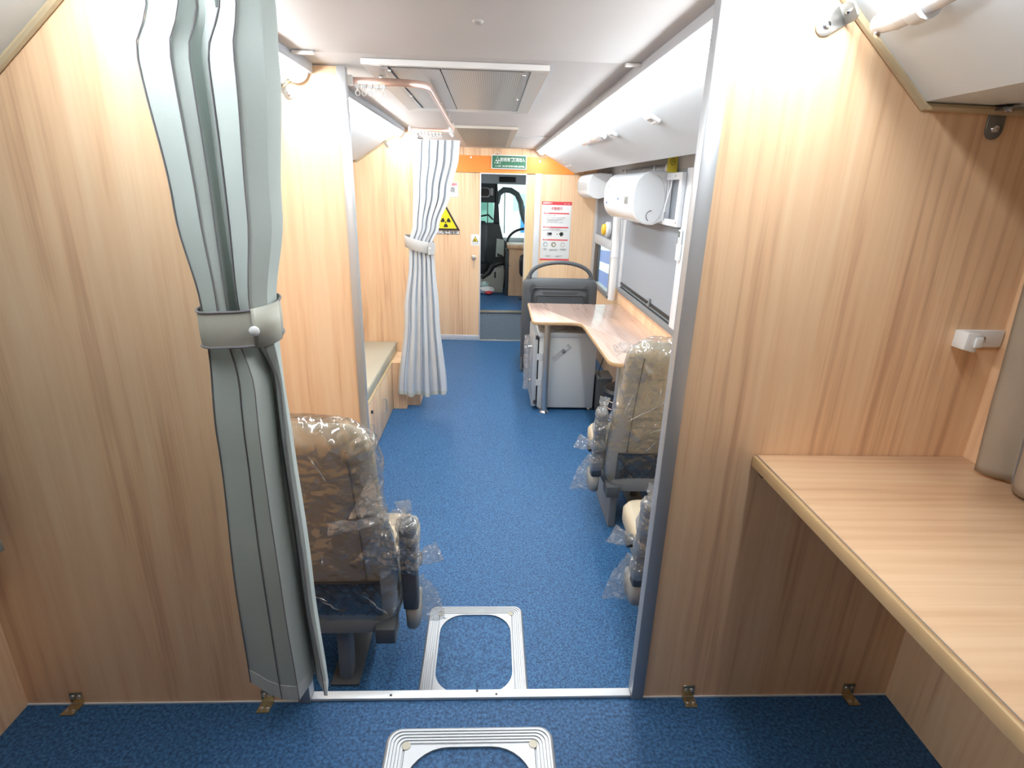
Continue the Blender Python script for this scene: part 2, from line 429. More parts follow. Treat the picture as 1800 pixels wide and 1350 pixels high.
# side walls of the rear room
struct('wall_left', box(XLN-.03, XLN, -1.3, YP+.02, 0, 1.78), W3, 'wood-grain side wall at the rear left')
struct('wall_right', box(XRN, XRN+.03, -1.3, YP+.02, 0, 1.78), W3, 'wood-grain side wall at the rear right under the desk')
struct('wall_rear', box(XLN-.03, XRN+.03, -1.33, -1.3, 0, 1.78), W3)
# front room left wall
struct('wall_left.001', box(XL-.03, XL, 1.157, YW+.03, ZF, 1.78), W3, 'wood-grain left side wall of the front room')
# mid partitions
def midpart(name, y, xe, m, label):
    poly = [(XL, ZF), (xe-.03, ZF), (xe-.03, ZC), (-.665, ZC), (-1.03, 1.465), (XL, 1.46)]
    o = struct(name, MB().prism(poly, 'y', y, y+.02), m, label)
    bead([(-.672, ZC-.01), (-1.032, 1.457), (XL+.01, 1.452)], y-.003, o, .007)
    return o
midpart('wall_partition_middle', 2.33, -.536, W3, 'wood-grain partition panel behind the left seat beside the bench')
channel('trim_10', -.566, -.533, 2.323, 2.357, ZF, ZC, 'aluminium edge channel of the partition before the bench')
midpart('wall_partition_bench', 4.68, -.56, W2, 'wood-grain partition panel at the far end of the bench')
channel('trim_11', -.590, -.557, 4.673, 4.707, ZF, ZC, 'aluminium edge channel of the partition behind the far curtain')
# front bulkhead with door opening
bw = sroot('wall_front', (0, YW, ZF), 'front bulkhead of wood-grain panels with a door opening')
box(XL, -.108, YW, YW+.03, ZF+.065, 1.44).build('left_panel', W2, bw)
box(.57, XR, YW, YW+.03, ZF, 1.455).build('right_panel', W3, bw)
box(.405, .503, YW+.005, YW+.03, ZF, 1.44).build('jamb_panel', WY, bw)
box(XL, XR, YW+.001, YW+.03, 1.618, 1.78).build('top_panel', W2, bw)
MB().prism([(XL, 1.44), (.93, 1.45), (.93, 1.468), (.66, 1.620), (XL, 1.618)], 'y', YW-.004, YW+.03).build('orange_fascia', ORANGE, bw, label='glossy orange fascia strip')
box(.93, XR, YW, YW+.03, 1.45, 1.63).build('corner_filler', W3, bw)
for x, z in ((-.21, 1.598), (.545, 1.575)):
    MB().lathe([(.011, 0), (.008, .004)], (x, YW-.0075, z), 12, 'y').build('screw_cap', WHITE, bw)
channel('trim_12', .503, .570, YW-.012, YW+.03, ZF, 1.452, 'pale aluminium post beside the door opening', ALUW)
channel('trim_13', -.112, -.098, YW-.006, YW+.03, ZF, 1.442, 'thin aluminium jamb strip at the left of the door opening', ALUW)
channel('trim_14', .399, .407, YW-.004, YW+.03, ZF, 1.442, 'thin aluminium jamb strip at the right of the door opening', ALUW)
channel('trim_15', -.098, .40, YW-.004, YW+.03, 1.432, 1.446, 'thin aluminium head strip of the door opening', ALUW)
channel('baseboard_front', XL, -.113, YW-.006, YW+.03, ZF, ZF+.065, 'aluminium kick strip along the front bulkhead', ALUW)
for x in (-.28, -.135): MB().lathe([(.005, 0), (.004, .002)], (x, YW-.0075, ZF+.035), 10, 'y').build('screw', STEEL, bpy.data.objects['baseboard_front'])
# step up into the driver's cab
st = sroot('floor.002', (0.15, YW, ZF), 'raised floor of the driver cab with a step')
box(-.098, .40, YW+.004, YW+.03, ZF, -.107).build('riser', STEPV, st)
box(-.098, .40, YW-.03, YW+.004, ZF, ZF+.012).build('lower_nosing', ALU, st, bevel=.002)
MB().cyl((.06, YW-.012, ZF+.012), (.09, YW-.012, ZF+.014), .006, 8).build('door_catch', STEEL, st)
box(-.098, .40, YW-.01, YW+.05, -.118, -.094).build('upper_nosing', mat('worn_nosing', (.42, .40, .33), .3, .7), st, bevel=.003)
box(XL-.1, XR+.1, YW+.03, 9.62, -.147, -.107).build('cab_floor', FLOOR, st)
# right wall of the front room: lower cladding, pillars, header, two windows
wr = sroot('wall_right.001', (XR, 3.5, ZF), 'right side wall of the front room below and between the windows')
box(XR, XR+.04, 1.157, YW+.03, ZF, .30).build('lower_panel', W3, wr)
box(XR, XR+.04, 1.157, 5.42, .30, .45).build('lower_panel', W3, wr)
box(XR, XR+.04, 1.157, YW+.03, 1.42, 1.78).build('header', RUB, wr)
box(XR-.004, XR+.04, 5.06, 5.42, .44, 1.42).build('pillar', WPAINT, wr)
box(XR, XR+.04, 1.157, 2.9, .45, 1.42).build('pillar', WPAINT, wr)
w1 = sroot('window_1', (XR, 4.0, .45), 'wide right window covered by a grey blind')
box(XR-.02, XR+.05, 2.9, 5.08, .425, .47).build('sill_rail', GREYP, w1, bevel=.004)
box(XR-.006, XR+.05, 2.9, 5.08, .47, .486).build('track', BLACK, w1)
box(XR-.01, XR+.04, 5.03, 5.08, .47, 1.44).build('post', ALUW, w1, bevel=.003)
box(XR-.022, XR+.04, 3.43, 3.53, .47, 1.44).build('post', WPAINT, w1, bevel=.003)
box(XR+.02, XR+.026, 2.9, 5.05, .47, 1.44).build('pane', GLASS, w1)
box(XR-.001, XR+.04, 2.9, 5.08, 1.40, 1.44).build('head_rail', GREYP, w1)
w2 = sroot('window_2', (XR, 6.0, .30), 'far right window with a cross rail and a low open pane')
box(XR-.012, XR+.04, 5.42, 5.56, .30, 1.44).build('post', GREYL, w2, bevel=.003)
box(XR-.012, XR+.04, 6.43, YW, .30, 1.44).build('post', GREYL, w2, bevel=.003)
box(XR-.012, XR+.04, 5.56, 6.43, .74, .835).build('cross_rail', GREYL, w2, bevel=.003)
box(XR-.012, XR+.04, 5.56, 6.43, 1.30, 1.44).build('head_rail', GREYL, w2, bevel=.003)
box(XR-.012, XR+.04, 5.56, 6.43, .27, .33).build('sill_rail', GREYP, w2, bevel=.003)
box(XR+.02, XR+.026, 5.56, 6.43, .33, 1.30).build('pane', GLASS, w2)
box(XR-.004, XR+.03, 6.26, 6.43, .33, .74).build('sash', DARKM, w2, bevel=.003)
box(XR+.004, XR+.012, 5.56, 6.43, .835, 1.30).build('sunshade_panel', mat('shade_grey', (.20, .22, .25), .7), w2)

# ================================================================ LED COVE STRIPS
def led(sx, x, z, dx, dz, y0, y1, label, m):
    """half-round diffuser lying on the slope; (dx,dz) unit vector down the slope, sx side"""
    t = thing('light_strip', label, 'light', (x, (y0+y1)/2, z), 'white LED strips along the ceiling coves')
    nx, nz = -sx*abs(dz), -abs(dx)
    if True:
        poly = []
        for k in range(9):
            a = PI*k/8
            u, w = -.036*math.cos(a), .034*math.sin(a)
            poly.append((x+dx*u+nx*w, z+dz*u+nz*w))
        MB().prism(poly, 'y', y0+.012, y1-.012).build('diffuser', m, t, smooth=True)
        big = [(x+(p[0]-x)*1.12, z+(p[1]-z)*1.12) for p in poly]
        for a, b in ((y0, y0+.012), (y1-.012, y1)): MB().prism(big, 'y', a, b).build('end_cap', WHITE, t)
    return t
k = math.hypot(.418, .232)
led(1, .551, ZC-.022, .418/k, -.232/k, 1.17, 6.50, 'long white LED strip on the right cove above the windows', LED)
k = math.hypot(.365, .235)
led(-1, -.703, ZC-.0245, -.365/k, -.235/k, 1.17, 2.315, 'short white LED strip on the left cove over the wrapped seat', LED)
led(-1, -.703, ZC-.0245, -.365/k, -.235/k, 2.37, 4.665, 'white LED strip on the left cove over the bench', LED)
led(-1, -.703, ZC-.0245, -.365/k, -.235/k, 4.72, 6.50, 'white LED strip on the left cove behind the far curtain', LED)
k = math.hypot(.27, .23)
led(-1, -.6275, ZC-.0235, -.27/k, -.23/k, .50, 1.125, 'white LED strip above the near curtain, over the rear left', LEDR)
k = math.hypot(.262, .228)
led(1, .5752, ZC-.0237, .262/k, -.228/k, .50, 1.125, 'white LED strip above the rear desk partition', LEDR)
# aluminium lips that hang below the ceiling edge beside the strips
LIP = mat('cove_lip', (.50, .53, .57), .5)
n_ = 16
for x0, x1, y0, y1 in ((.497, .507, 1.165, 6.56), (-.660, -.650, 1.165, 2.322), (-.660, -.650, 2.358, 4.672), (-.660, -.650, 4.708, 6.56)):
    n_ += 1
    struct('trim_%d' % n_, box(x0, x1, y0, y1, ZC-.028, ZC+.012), LIP, 'grey lip below the ceiling edge beside a light strip', bevel=.002)
# ceiling clips and cap
c = tag(box(-.645, -.575, 2.075, 2.10, ZC-.010, ZC-.001).build('ceiling_clip', WHITE, bevel=.002), 'small white plastic clip at the left ceiling joint', 'clip', 'ceiling joint clips')
c = tag(box(.445, .50, 2.075, 2.10, ZC-.010, ZC-.001).build('ceiling_clip', WHITE, bevel=.002), 'small white plastic clip at the right ceiling joint', 'clip', 'ceiling joint clips')
tag(MB().lathe([(.014, 0), (.014, -.003), (.009, -.007)], (-.036, 1.66, ZC), 20).build('ceiling_plug', mat('cap_grey', (.5, .49, .48), .4), smooth=True), 'round grey plug in the bare near ceiling', 'cap')

# ================================================================ CEILING VENTS
v = thing('return_air_vent', 'large ceiling air vent with white frame and perforated silver screen', 'vent', (-.12, 2.8, ZC))
fr = [(-.449, .203), (2.20, 3.42)]
def vent_frame(parent, x0, x1, y0, y1, w, m, drop=.014):
    # each side of the mitred frame
    z0, z1 = ZC-drop, ZC+.004
    for pts in ([(x0, y0), (x1, y0), (x1-w, y0+w), (x0+w, y0+w)], [(x1, y0), (x1, y1), (x1-w, y1-w), (x1-w, y0+w)],
                [(x1, y1), (x0, y1), (x0+w, y1-w), (x1-w, y1-w)], [(x0, y1), (x0, y0), (x0+w, y0+w), (x0+w, y1-w)]):
        vs = []
        for i, (a, b) in enumerate(pts):
            vs.append((a, b, z0 if i < 2 else z0+.006))
        for (a, b) in pts: vs.append((a, b, z1))
        MB().add(vs, [(0, 1, 2, 3), (7, 6, 5, 4), (0, 4, 5, 1), (1, 5, 6, 2), (2, 6, 7, 3), (3, 7, 4, 0)]).build('frame_side', m, parent)
vent_frame(v, -.449, .203, 2.19, 3.42, .060, WHITE)
SCREEN = perforated('perforated_screen', (.74, .77, .79), (.40, .41, .41), 120, rough=.35, metal=.0)
MB().add([(-.39, 2.25, ZC-.003), (.145, 2.25, ZC-.003), (.145, 3.36, ZC-.003), (-.39, 3.36, ZC-.003)], [(0, 1, 2, 3)]).build('backing', SCREEN, v, normals=False)
for x0, x1 in ((-.36, -.185), (-.180, .115)):
    box(x0, x1, 2.27, 3.34, ZC-.010, ZC-.006).build('screen', SCREEN, v)
for x in (-.38, .125): box(x-.010, x+.010, 2.26, 3.35, ZC-.012, ZC-.004).build('screen_rail', ALU, v)
for x, y in ((-.37, 2.3), (.12, 2.3), (-.37, 2.9), (.12, 2.9)): MB().lathe([(.006, 0), (.005, -.004)], (x, y, ZC-.011), 8).build('screw', STEEL, v)
v = thing('ceiling_grille', 'narrow beige slatted ceiling grille near the front bulkhead', 'vent', (-.04, 5.3, ZC))
TAN = mat('tan_enamel', (.68, .63, .55), .5)
vent_frame(v, -.29, .195, 4.33, 6.40, .045, TAN)
sl = MB()
nsl = 40
for i in range(nsl):
    x = -.245+(.395)*i/(nsl-1)
    sl.box(x-.0028, x+.0028, 4.375, 6.355, ZC-.010, ZC-.003)
sl.build('slats', TAN, v, kind='stuff')
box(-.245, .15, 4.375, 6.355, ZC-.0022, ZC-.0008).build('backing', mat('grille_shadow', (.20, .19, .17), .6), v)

# ================================================================ CURTAIN RAIL (U shape over the bench)
rail = thing('curtain_rail', 'coppery U-shaped curtain rail hung below the ceiling over the bench', 'rail', (-.4, 3.4, 1.665))
path = [(-.525, 2.40, 1.665), (-.36, 2.405, 1.665)]
for k_ in range(9):
    a = PI/2*k_/8; path.append((-.335+.09*math.sin(a), 2.50-.09*math.cos(a), 1.665))
path += [(-.25, 3.2, 1.665), (-.255, 3.9, 1.665)]
for k_ in range(9):
    a = PI/2*k_/8; path.append((-.345+.09*math.cos(a), 4.22+.09*math.sin(a), 1.665))
path += [(-.45, 4.312, 1.665), (-.56, 4.315, 1.665)]
def strip(path, hw, hh):
    rings = []
    P = [Vector(p) for p in path]
    for i, p in enumerate(P):
        t = (P[min(i+1, len(P)-1)]-P[max(i-1, 0)]).normalized(); n_ = Vector((t.y, -t.x, 0))
        rings.append([p+n_*a+Vector((0, 0, b)) for a, b in ((-hw, -hh), (hw, -hh), (hw, hh), (-hw, hh))])
    return MB().loft(rings)
strip(path, .007, .013).build('track', COPPER, rail, bevel=.002)
for p in (path[0], path[-1]): box(p[0]-.016, p[0]+.002, p[1]-.014, p[1]+.014, 1.650, 1.684).build('end_cap', WHITE, rail, bevel=.002)
for p in ((-.415, 2.405, .014), (-.25, 3.05, .0105), (-.252, 3.6, .0), (-.255, 4.05, .0)):
    o = box(p[0]-.010, p[0]+.010, p[1]-.012, p[1]+.012, 1.676, ZC-p[2]).build('hanger_bracket', STEEL, rail, bevel=.002)
def glider(x, y):
    g = MB().tube([(x, y, 1.656), (x, y-.004, 1.640), (x, y-.004, 1.632)], .004, 6)
    ring = [(x+.008*math.cos(a), y-.004, 1.624+.009*math.sin(a)) for a in [2*PI*i/10 for i in range(10)]]
    g.tube(ring, .0022, 6, closed=True); g.box(x-.009, x+.009, y-.009, y+.009, 1.642, 1.655)
    return g.build('glider', CLEARP, rail, smooth=True)
for i in range(5): glider(-.508+.024*i, 2.402)
for i in range(9): glider(-.545+.024*i, 4.314)
for i in range(5): glider(-.262, 3.95+.06*i)

# ================================================================ WALL BRACKETS AND FLOOR HINGES
def plate_bracket(x, z, y, dx, dz, label, m=STEEL, s=1.0):
    """flat rounded steel tab on the panel, with a second tab bent onto the duct; (dx,dz) points to the duct"""
    t = thing('corner_bracket', label, 'bracket', (x, y, z), 'steel corner brackets of the partitions')
    L_ = math.hypot(dx, dz); dx, dz = dx/L_, dz/L_; px, pz = -dz, dx
    def tab(l0, l1, w):
        pts = [(l1, -w), (l1, w)]
        for k_ in range(9):
            a = PI/2+PI*k_/8; pts.append((l0+w*math.cos(a), w*math.sin(a)))
        return [(x+dx*a+px*b, z+dz*a+pz*b) for a, b in pts]
    MB().prism(tab(-.012*s, .024*s, .017*s), 'y', y-.004, y).build('panel_tab', m, t, bevel=.001)
    MB().lathe([(.0075*s, 0), (.006*s, -.004), (.002*s, -.005)], (x-dx*.010*s, y-.004, z-dz*.010*s), 12, 'y').build('screw', CHROME, t, smooth=True)
    # second tab runs towards the viewer along the duct face
    cx, cz = x+dx*.024*s, z+dz*.024*s
    vs = [(cx+px*a, b, cz+pz*a) for a, b in ((-.017*s, y), (.017*s, y), (.017*s, y-.03*s), (.010*s, y-.042*s), (-.010*s, y-.042*s), (-.017*s, y-.03*s))]
    vs2 = [(p[0]-dx*.004, p[1], p[2]-dz*.004) for p in vs]
    n = 6
    MB().add(vs+vs2, [tuple(range(n)), tuple(range(n, 2*n))[::-1]]+[(i, (i+1) % n, n+(i+1) % n, n+i) for i in range(n)]).build('duct_tab', m, t)
    MB().lathe([(.0075*s, 0), (.006*s, -.003)], (cx-dx*.004, y-.022*s, cz-dz*.004), 10, 'z').build('screw', CHROME, t)
plate_bracket(.606, 1.594, YP, .42, .26, 'steel bracket tab at the top of the right partition slope')
plate_bracket(.962, 1.440, YP, .0, 1, 'dark steel bracket tab at the top right corner above the desk', mat('dull_steel', (.25, .26, .26), .35, .8))
plate_bracket(-.752, 1.612, 2.33, -.54, .84, 'steel bracket tab on the partition before the bench')
plate_bracket(-.792, 1.590, 4.68, -.54, .84, 'steel bracket tab on the partition at the bench end')
def floor_hinge(x, label, lean=0.0):
    t = thing('floor_bracket', label, 'bracket', (x, YP, 0), 'small brass angle brackets along the partition foot')
    box(x-.016, x+.016, YP-.0035, YP, .004, .042).build('upright_leaf', BRASS, t, bevel=.001)
    vs = [(x-.016, YP-.004, 0.0045), (x+.016, YP-.004, .0045), (x+.014+lean, YP-.036, .0035), (x-.018+lean, YP-.036, .0035)]
    MB().add(vs+[(a, b, c_-.0035) for a, b, c_ in vs], [(0, 1, 2, 3), (7, 6, 5, 4), (0, 4, 5, 1), (1, 5, 6, 2), (2, 6, 7, 3), (3, 7, 4, 0)]).build('floor_leaf', BRASS, t)
    for sx in (-.008, .008):
        MB().lathe([(.0055, 0), (.005, -.003), (.001, -.004)], (x+sx, YP-.0035, .028), 10, 'y').build('screw', STEEL, t, smooth=True)
        MB().lathe([(.0055, 0), (.005, .003), (.001, .004)], (x+sx+lean*.6, YP-.024, .004), 10, 'z').build('screw', CHROME, t, smooth=True)
floor_hinge(-1.053, 'brass angle bracket at the far left foot of the partition', -.006)
floor_hinge(-.567, 'brass angle bracket at the partition foot below the near curtain', -.002)
floor_hinge(.557, 'brass angle bracket at the foot of the right partition near its channel', .002)
floor_hinge(1.004, 'brass angle bracket in the dark corner under the desk', .004)

# ================================================================ FLOOR HATCHES
def hatch(x0, x1, y0, y1, z, label, topm):
    t = thing('floor_hatch', label, 'hatch', ((x0+x1)/2, (y0+y1)/2, z), 'aluminium-framed floor hatches')
    prof = [(0, .0), (.003, .007)]
    for i in range(5):
        o = .008+i*.008
        prof += [(o, .010), (o+.0045, .010), (o+.0055, .0068), (o+.0075, .0068)]
    prof += [(.050, .010)]
    loops = []
    for off, h in prof:
        loops.append([(a, b, z+h) for a, b in rrect(x0+off, x1-off, y0+off, y1-off, max(.035-off*.5, .012), 8)])
    inner = rrect(x0+.056, x1-.056, y0+.056, y1-.056, .10, 8)
    loops.append([(a, b, z+.010) for a, b in inner]); loops.append([(a, b, z+.002) for a, b in inner])
    MB().loft(loops, cap=False).build('frame', ALU, t, smooth=True, angle=25)
    MB().prism(rrect(x0+.05, x1-.05, y0+.05, y1-.05, .10, 8), 'z', z+.0005, z+.004).build('lid', topm, t)
    for a in (x0+.052, x1-.052):
        for b in (y0+.052, y1-.052):
            MB().lathe([(.011, 0), (.011, .0015), (.009, .002)], (a, b, z+.0098), 16).build('screw', mat('hatch_screw', (.40, .37, .30), .45, .5), t)
    return t
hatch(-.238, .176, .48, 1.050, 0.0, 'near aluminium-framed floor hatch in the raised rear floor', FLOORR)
hatch(-.240, .166, 1.50, 2.01, ZF, 'aluminium-framed floor hatch just beyond the sill', FLOOR)

# ================================================================ CURTAINS
def curtain(name, label, rows, secs, m, hem, seams, band, botf, seed, group, hemh=.035, seamr=.0022, sub=5, wav=.004):
    """pleated cloth sheet.  rows: (z, x_left, x_right, y, depth); secs: (z, [(fraction across, depth fraction)...])
    keyed fold sections, top first; seams: fold-point indices that carry a dark stitched line."""
    rows = sorted(rows, key=lambda r: -r[0]); zt, zb = rows[0][0], rows[-1][0]
    t = thing(name, label, 'curtain', ((rows[-1][1]+rows[-1][2])/2, rows[-1][3], zb), group)
    def key(tab, z):
        if z >= tab[0][0]: return tab[0], tab[0], 0.0
        for a, b in zip(tab, tab[1:]):
            if a[0] >= z >= b[0]:
                k_ = (a[0]-z)/(a[0]-b[0]); return a, b, k_*k_*(3-2*k_)
        return tab[-1], tab[-1], 0.0
    K = len(secs[0][1])
    def P(u, q, out=0.0):
        """u runs along the fold points 0..K-1"""
        z = zt+(zb-zt)*q
        a, b, k_ = key(rows, z); xl, xr, y0, d_ = [a[i]+(b[i]-a[i])*k_ for i in range(1, 5)]
        A, B, kk = key(secs, z)
        i = min(int(u), K-2); f_ = u-i
        f_ = f_*.55+.45*f_*f_*(3-2*f_)
        p = [A[1][i][c_]*(1-f_)+A[1][i+1][c_]*f_ for c_ in (0, 1)]
        p2 = [B[1][i][c_]*(1-f_)+B[1][i+1][c_]*f_ for c_ in (0, 1)]
        fx, fy = p[0]*(1-kk)+p2[0]*kk, p[1]*(1-kk)+p2[1]*kk
        x = xl+(xr-xl)*fx+wav*N((u*.6, q*5, seed), 1.0)
        y = y0+d_*fy+wav*1.6*N((u*.7, q*6, seed+4), 1.0)
        zz = z+(botf(u/(K-1)) if botf else 0)*max(0, q-.85)/.15
        return (x, y-out, zz)
    ns = (K-1)*sub
    qh = 1-hemh/(zt-zb)
    def sheet(q0, q1, nr, out):
        r_ = [[P(i/sub, q0+(q1-q0)*j/nr, out) for i in range(ns+1)] for j in range(nr+1)]
        b = [[(x, y+.0022, z) for x, y, z in row] for row in r_]
        mb = MB(); n = ns+1
        mb.loft(r_, cap=False, closed=False)
        o = len(mb.v); mb.loft(b, cap=False, closed=False)
        for i in range(ns):
            for j in (0, nr): mb.f.append((j*n+i, j*n+i+1, o+j*n+i+1, o+j*n+i))
        for j in range(nr):
            for i in (0, ns): mb.f.append((j*n+i, (j+1)*n+i, o+(j+1)*n+i, o+j*n+i))
        return mb
    sheet(0, qh, 70, 0).build('cloth', m, t, smooth=True, angle=42)
    sheet(qh-.001, 1, 4, .0012).build('hem', hem, t, smooth=True, angle=42)
    for s_ in seams:
        MB().tube([P(s_, j/60, .0018) for j in range(61)], seamr, 5).build('seam', SEAM, t, smooth=True)
    if band: band(t)
    return t

# --- near curtain, in front of the left partition channel
def near_band(t):
    cx, cy, rx, ry = -.4700, 1.062, .0720, .046
    def ring(z, k_=1.0):
        out = []
        for i in range(48):
            a = 2*PI*i/48; c_, s_ = math.cos(a), math.sin(a)
            ex = (abs(c_)**.7)*(1 if c_ > 0 else -1); ey = (abs(s_)**.8)*(1 if s_ > 0 else -1)
            out.append((cx+rx*k_*ex, cy+ry*k_*ey, z+.012*max(0, s_)+.008*c_-.006*max(0, -s_)))
        return out
    b = MB().loft([ring(1.012, 1.0), ring(1.014, 1.02), ring(1.045, 1.035), ring(1.078, 1.02), ring(1.080, 1.0)], cap=False).build('tieback_band', BAND, t, smooth='all')
    for z, k_ in ((1.013, 1.028), (1.079, 1.028)):
        MB().tube(ring(z, k_), .0022, 6, closed=True).build('piping', SEAM, b, smooth=True)
    def fl(z, k_): return [p for i, p in enumerate(ring(z, k_)) if 39 <= i <= 47]
    r0_, r1_ = fl(1.008, 1.07), fl(1.082, 1.07)
    vs = r0_+r1_; n = len(r0_)
    vs2 = [(x, y+.004, z) for x, y, z in vs]
    fs = [(i, i+1, n+i+1, n+i) for i in range(n-1)]
    fs += [tuple(2*n+k_ for k_ in f[::-1]) for f in fs]
    fs += [(0, n, 3*n, 2*n), (n-1, 2*n+n-1, 3*n+n-1, 2*n-1)]
    for i in range(n-1): fs += [(i, 2*n+i, 2*n+i+1, i+1), (n+i, n+i+1, 3*n+i+1, 3*n+i)]
    MB().add(vs+vs2, fs).build('end_flap', BAND, b, smooth='all')
    MB().lathe([(.0095, 0), (.0095, -.002), (.007, -.0045), (.002, -.0055)], (-.426, cy-ry*1.07-.002, 1.040), 20, 'y').build('snap_button', WHITE, b, smooth=True)
up = [(0, .3), (.015, -.1), (.20, -.55), (.30, -.85), (.41, -.60), (.46, .1), (.55, .2), (.535, -.45), (.76, -1.0), (.95, -.55), (1.0, .3)]
tp_ = [(0, .1), (.03, -.5), (.15, -.2), (.30, -.9), (.38, .3), (.46, -.1), (.57, -.7), (.62, .2), (.76, -1.0), (.93, -.2), (1.0, .3)]
lo = [(0, .4), (.01, -.1), (.19, -.35), (.44, -.60), (.69, -1.0), (.80, -.15), (.79, .4), (.83, .35), (.965, -.45), (1.0, -.30), (.97, .4)]
curtain('curtain', 'large grey-green curtain tied back with a buttoned band, in front of the left partition',
        [(1.685, -.540, -.350, 1.06, .024), (1.56, -.548, -.350, 1.06, .028), (1.49, -.578, -.354, 1.06, .036), (1.25, -.560, -.377, 1.06, .030),
         (1.075, -.536, -.402, 1.06, .036), (1.01, -.536, -.402, 1.06, .032), (.80, -.548, -.398, 1.055, .036),
         (.45, -.556, -.386, 1.05, .040), (.15, -.558, -.374, 1.05, .042)], [(1.66, tp_), (1.46, up), (1.08, up), (.92, lo)], CURT, HEM, (1, 3, 4, 7, 8),
        near_band, lambda s_: .018*math.cos(s_*2*PI*1.7)+.012*(1-s_), 3.7, 'folded curtains tied with bands', hemh=.040, seamr=.0013)
# --- far curtain on the U rail
KF = .945
BAND2 = mat('tieback_silver', (.50, .50, .49), .38, bump=.2, bscale=600)
def far_band(t):
    cx, cy, rx, ry = -.515, 4.282, .108, .055
    def ring(z, k_=1.0):
        return [(cx+rx*k_*math.cos(2*PI*i/40), cy+ry*k_*math.sin(2*PI*i/40), z-.025*math.cos(2*PI*i/40)+.008*math.sin(2*PI*i/40)) for i in range(40)]
    b = MB().loft([ring(.842), ring(.845, 1.03), ring(.885, 1.05), ring(.923, 1.03), ring(.925)], cap=False).build('tieback_band', BAND2, t, smooth='all')
    r_ = [(-.448+.045*i/5, cy-ry*1.05+.035*(i/5)**2) for i in range(6)]
    MB().loft([[(x, y-.004, .815), (x, y-.004, .905), (x, y, .905), (x, y, .815)] for x, y in r_]).build('end_flap', BAND2, b)
    MB().lathe([(.008, 0), (.007, -.003), (.002, -.005)], (-.435, cy-ry*1.05-.002, .86), 14, 'y').build('snap_button', WHITE, b, smooth=True)
def knife(n, seed, lean):
    out = []; rn = random.Random(seed)
    for i in range(n):
        a = i/n; w = 1/n
        out += [(a+.02*rn.random(), .1+.3*rn.random()), (min(1, a+w*(.30+.2*rn.random())), -.5-.2*rn.random()), (min(1, a+w*(.85+.25*rn.random()+lean)), -1.0+.5*rn.random())]
    out += [(1.0, .2)]
    return out
fr0, fr1, fr2 = knife(6, 2, .05), knife(6, 5, .10), knife(6, 9, .0)
fr_rows = [(1.618, -.575, -.225, 4.53, .03), (1.52, -.580, -.235, 4.53, .04), (1.25, -.590, -.300, 4.53, .045), (1.0, -.600, -.390, 4.53, .04),
         (.86, -.635, -.450, 4.53, .035), (.72, -.640, -.430, 4.53, .05), (.3, -.690, -.400, 4.53, .07), (-.405, -.770, -.345, 4.53, .075)]
fr_rows = [(1.3+(z-1.3)*KF, a*KF, b*KF, y*KF, d_*.42) for z, a, b, y, d_ in fr_rows]
curtain('curtain.001', 'silver-grey curtain tied back beside the bench, hung from the coppery rail', fr_rows,
        [(1.6, fr0), (1.0, fr1), (.85, fr1), (.5, fr2)], CURT2, HEM, (2, 8, 11, 14), far_band,
        lambda s_: .06*max(0, s_-.72)*2+.012*math.sin(s_*19), 8.1, 'folded curtains tied with bands', hemh=.03, seamr=.0014)
# --- curtains against the side walls of the rear room
def wallcurtain(name, label, x, y0, y1, z0, z1, sgn, m, seams, nf, taper=0.0, d=.02, group='curtains against the rear side walls'):
    t = thing(name, label, 'curtain', (x, (y0+y1)/2, z0), group)
    ns, nr = nf*14, 40
    def P(s_, q):
        z = z1+(z0-z1)*q
        ye = y1+taper*q
        ph = 2*PI*nf*s_+.6*N((q*2, s_, 3), 1)
        return (x-sgn*(.005+d*(.5+.5*math.cos(ph))*(.7+.4*q)), y0+(ye-y0)*s_+.01*math.sin(ph)+.006*N((s_*4, q*4, 1), 1), z)
    R_ = [[P(i/ns, j/nr) for i in range(ns+1)] for j in range(nr+1)]
    mb = MB().loft(R_, cap=False, closed=False); o = len(mb.v)
    mb.loft([[(a+sgn*.002, b, c_) for a, b, c_ in row] for row in R_], cap=False, closed=False)
    n = ns+1
    for i in range(ns):
        for j in (0, nr): mb.f.append((j*n+i, j*n+i+1, o+j*n+i+1, o+j*n+i))
    for j in range(nr):
        for i in (0, ns): mb.f.append((j*n+i, (j+1)*n+i, o+(j+1)*n+i, o+j*n+i))
    mb.build('cloth', m, t, smooth='all')
    for s_ in seams: MB().tube([(P(s_, j/40)[0]-sgn*.002, *P(s_, j/40)[1:]) for j in range(41)], .003, 6).build('seam', SEAM, t, smooth=True)
    return t
wallcurtain('curtain.002', 'buff cloth curtain hanging at the right wall behind the desk', XRN, .05, 1.118, .742, 1.44, 1, BUFF, (.935,), 9, taper=-.062, d=.036)
lc = wallcurtain('curtain.003', 'grey-green curtain against the rear left wall with only its hem showing', XLN, .2, 1.095, .505, 1.44, -1, CURT, (.93,), 7, d=.092)

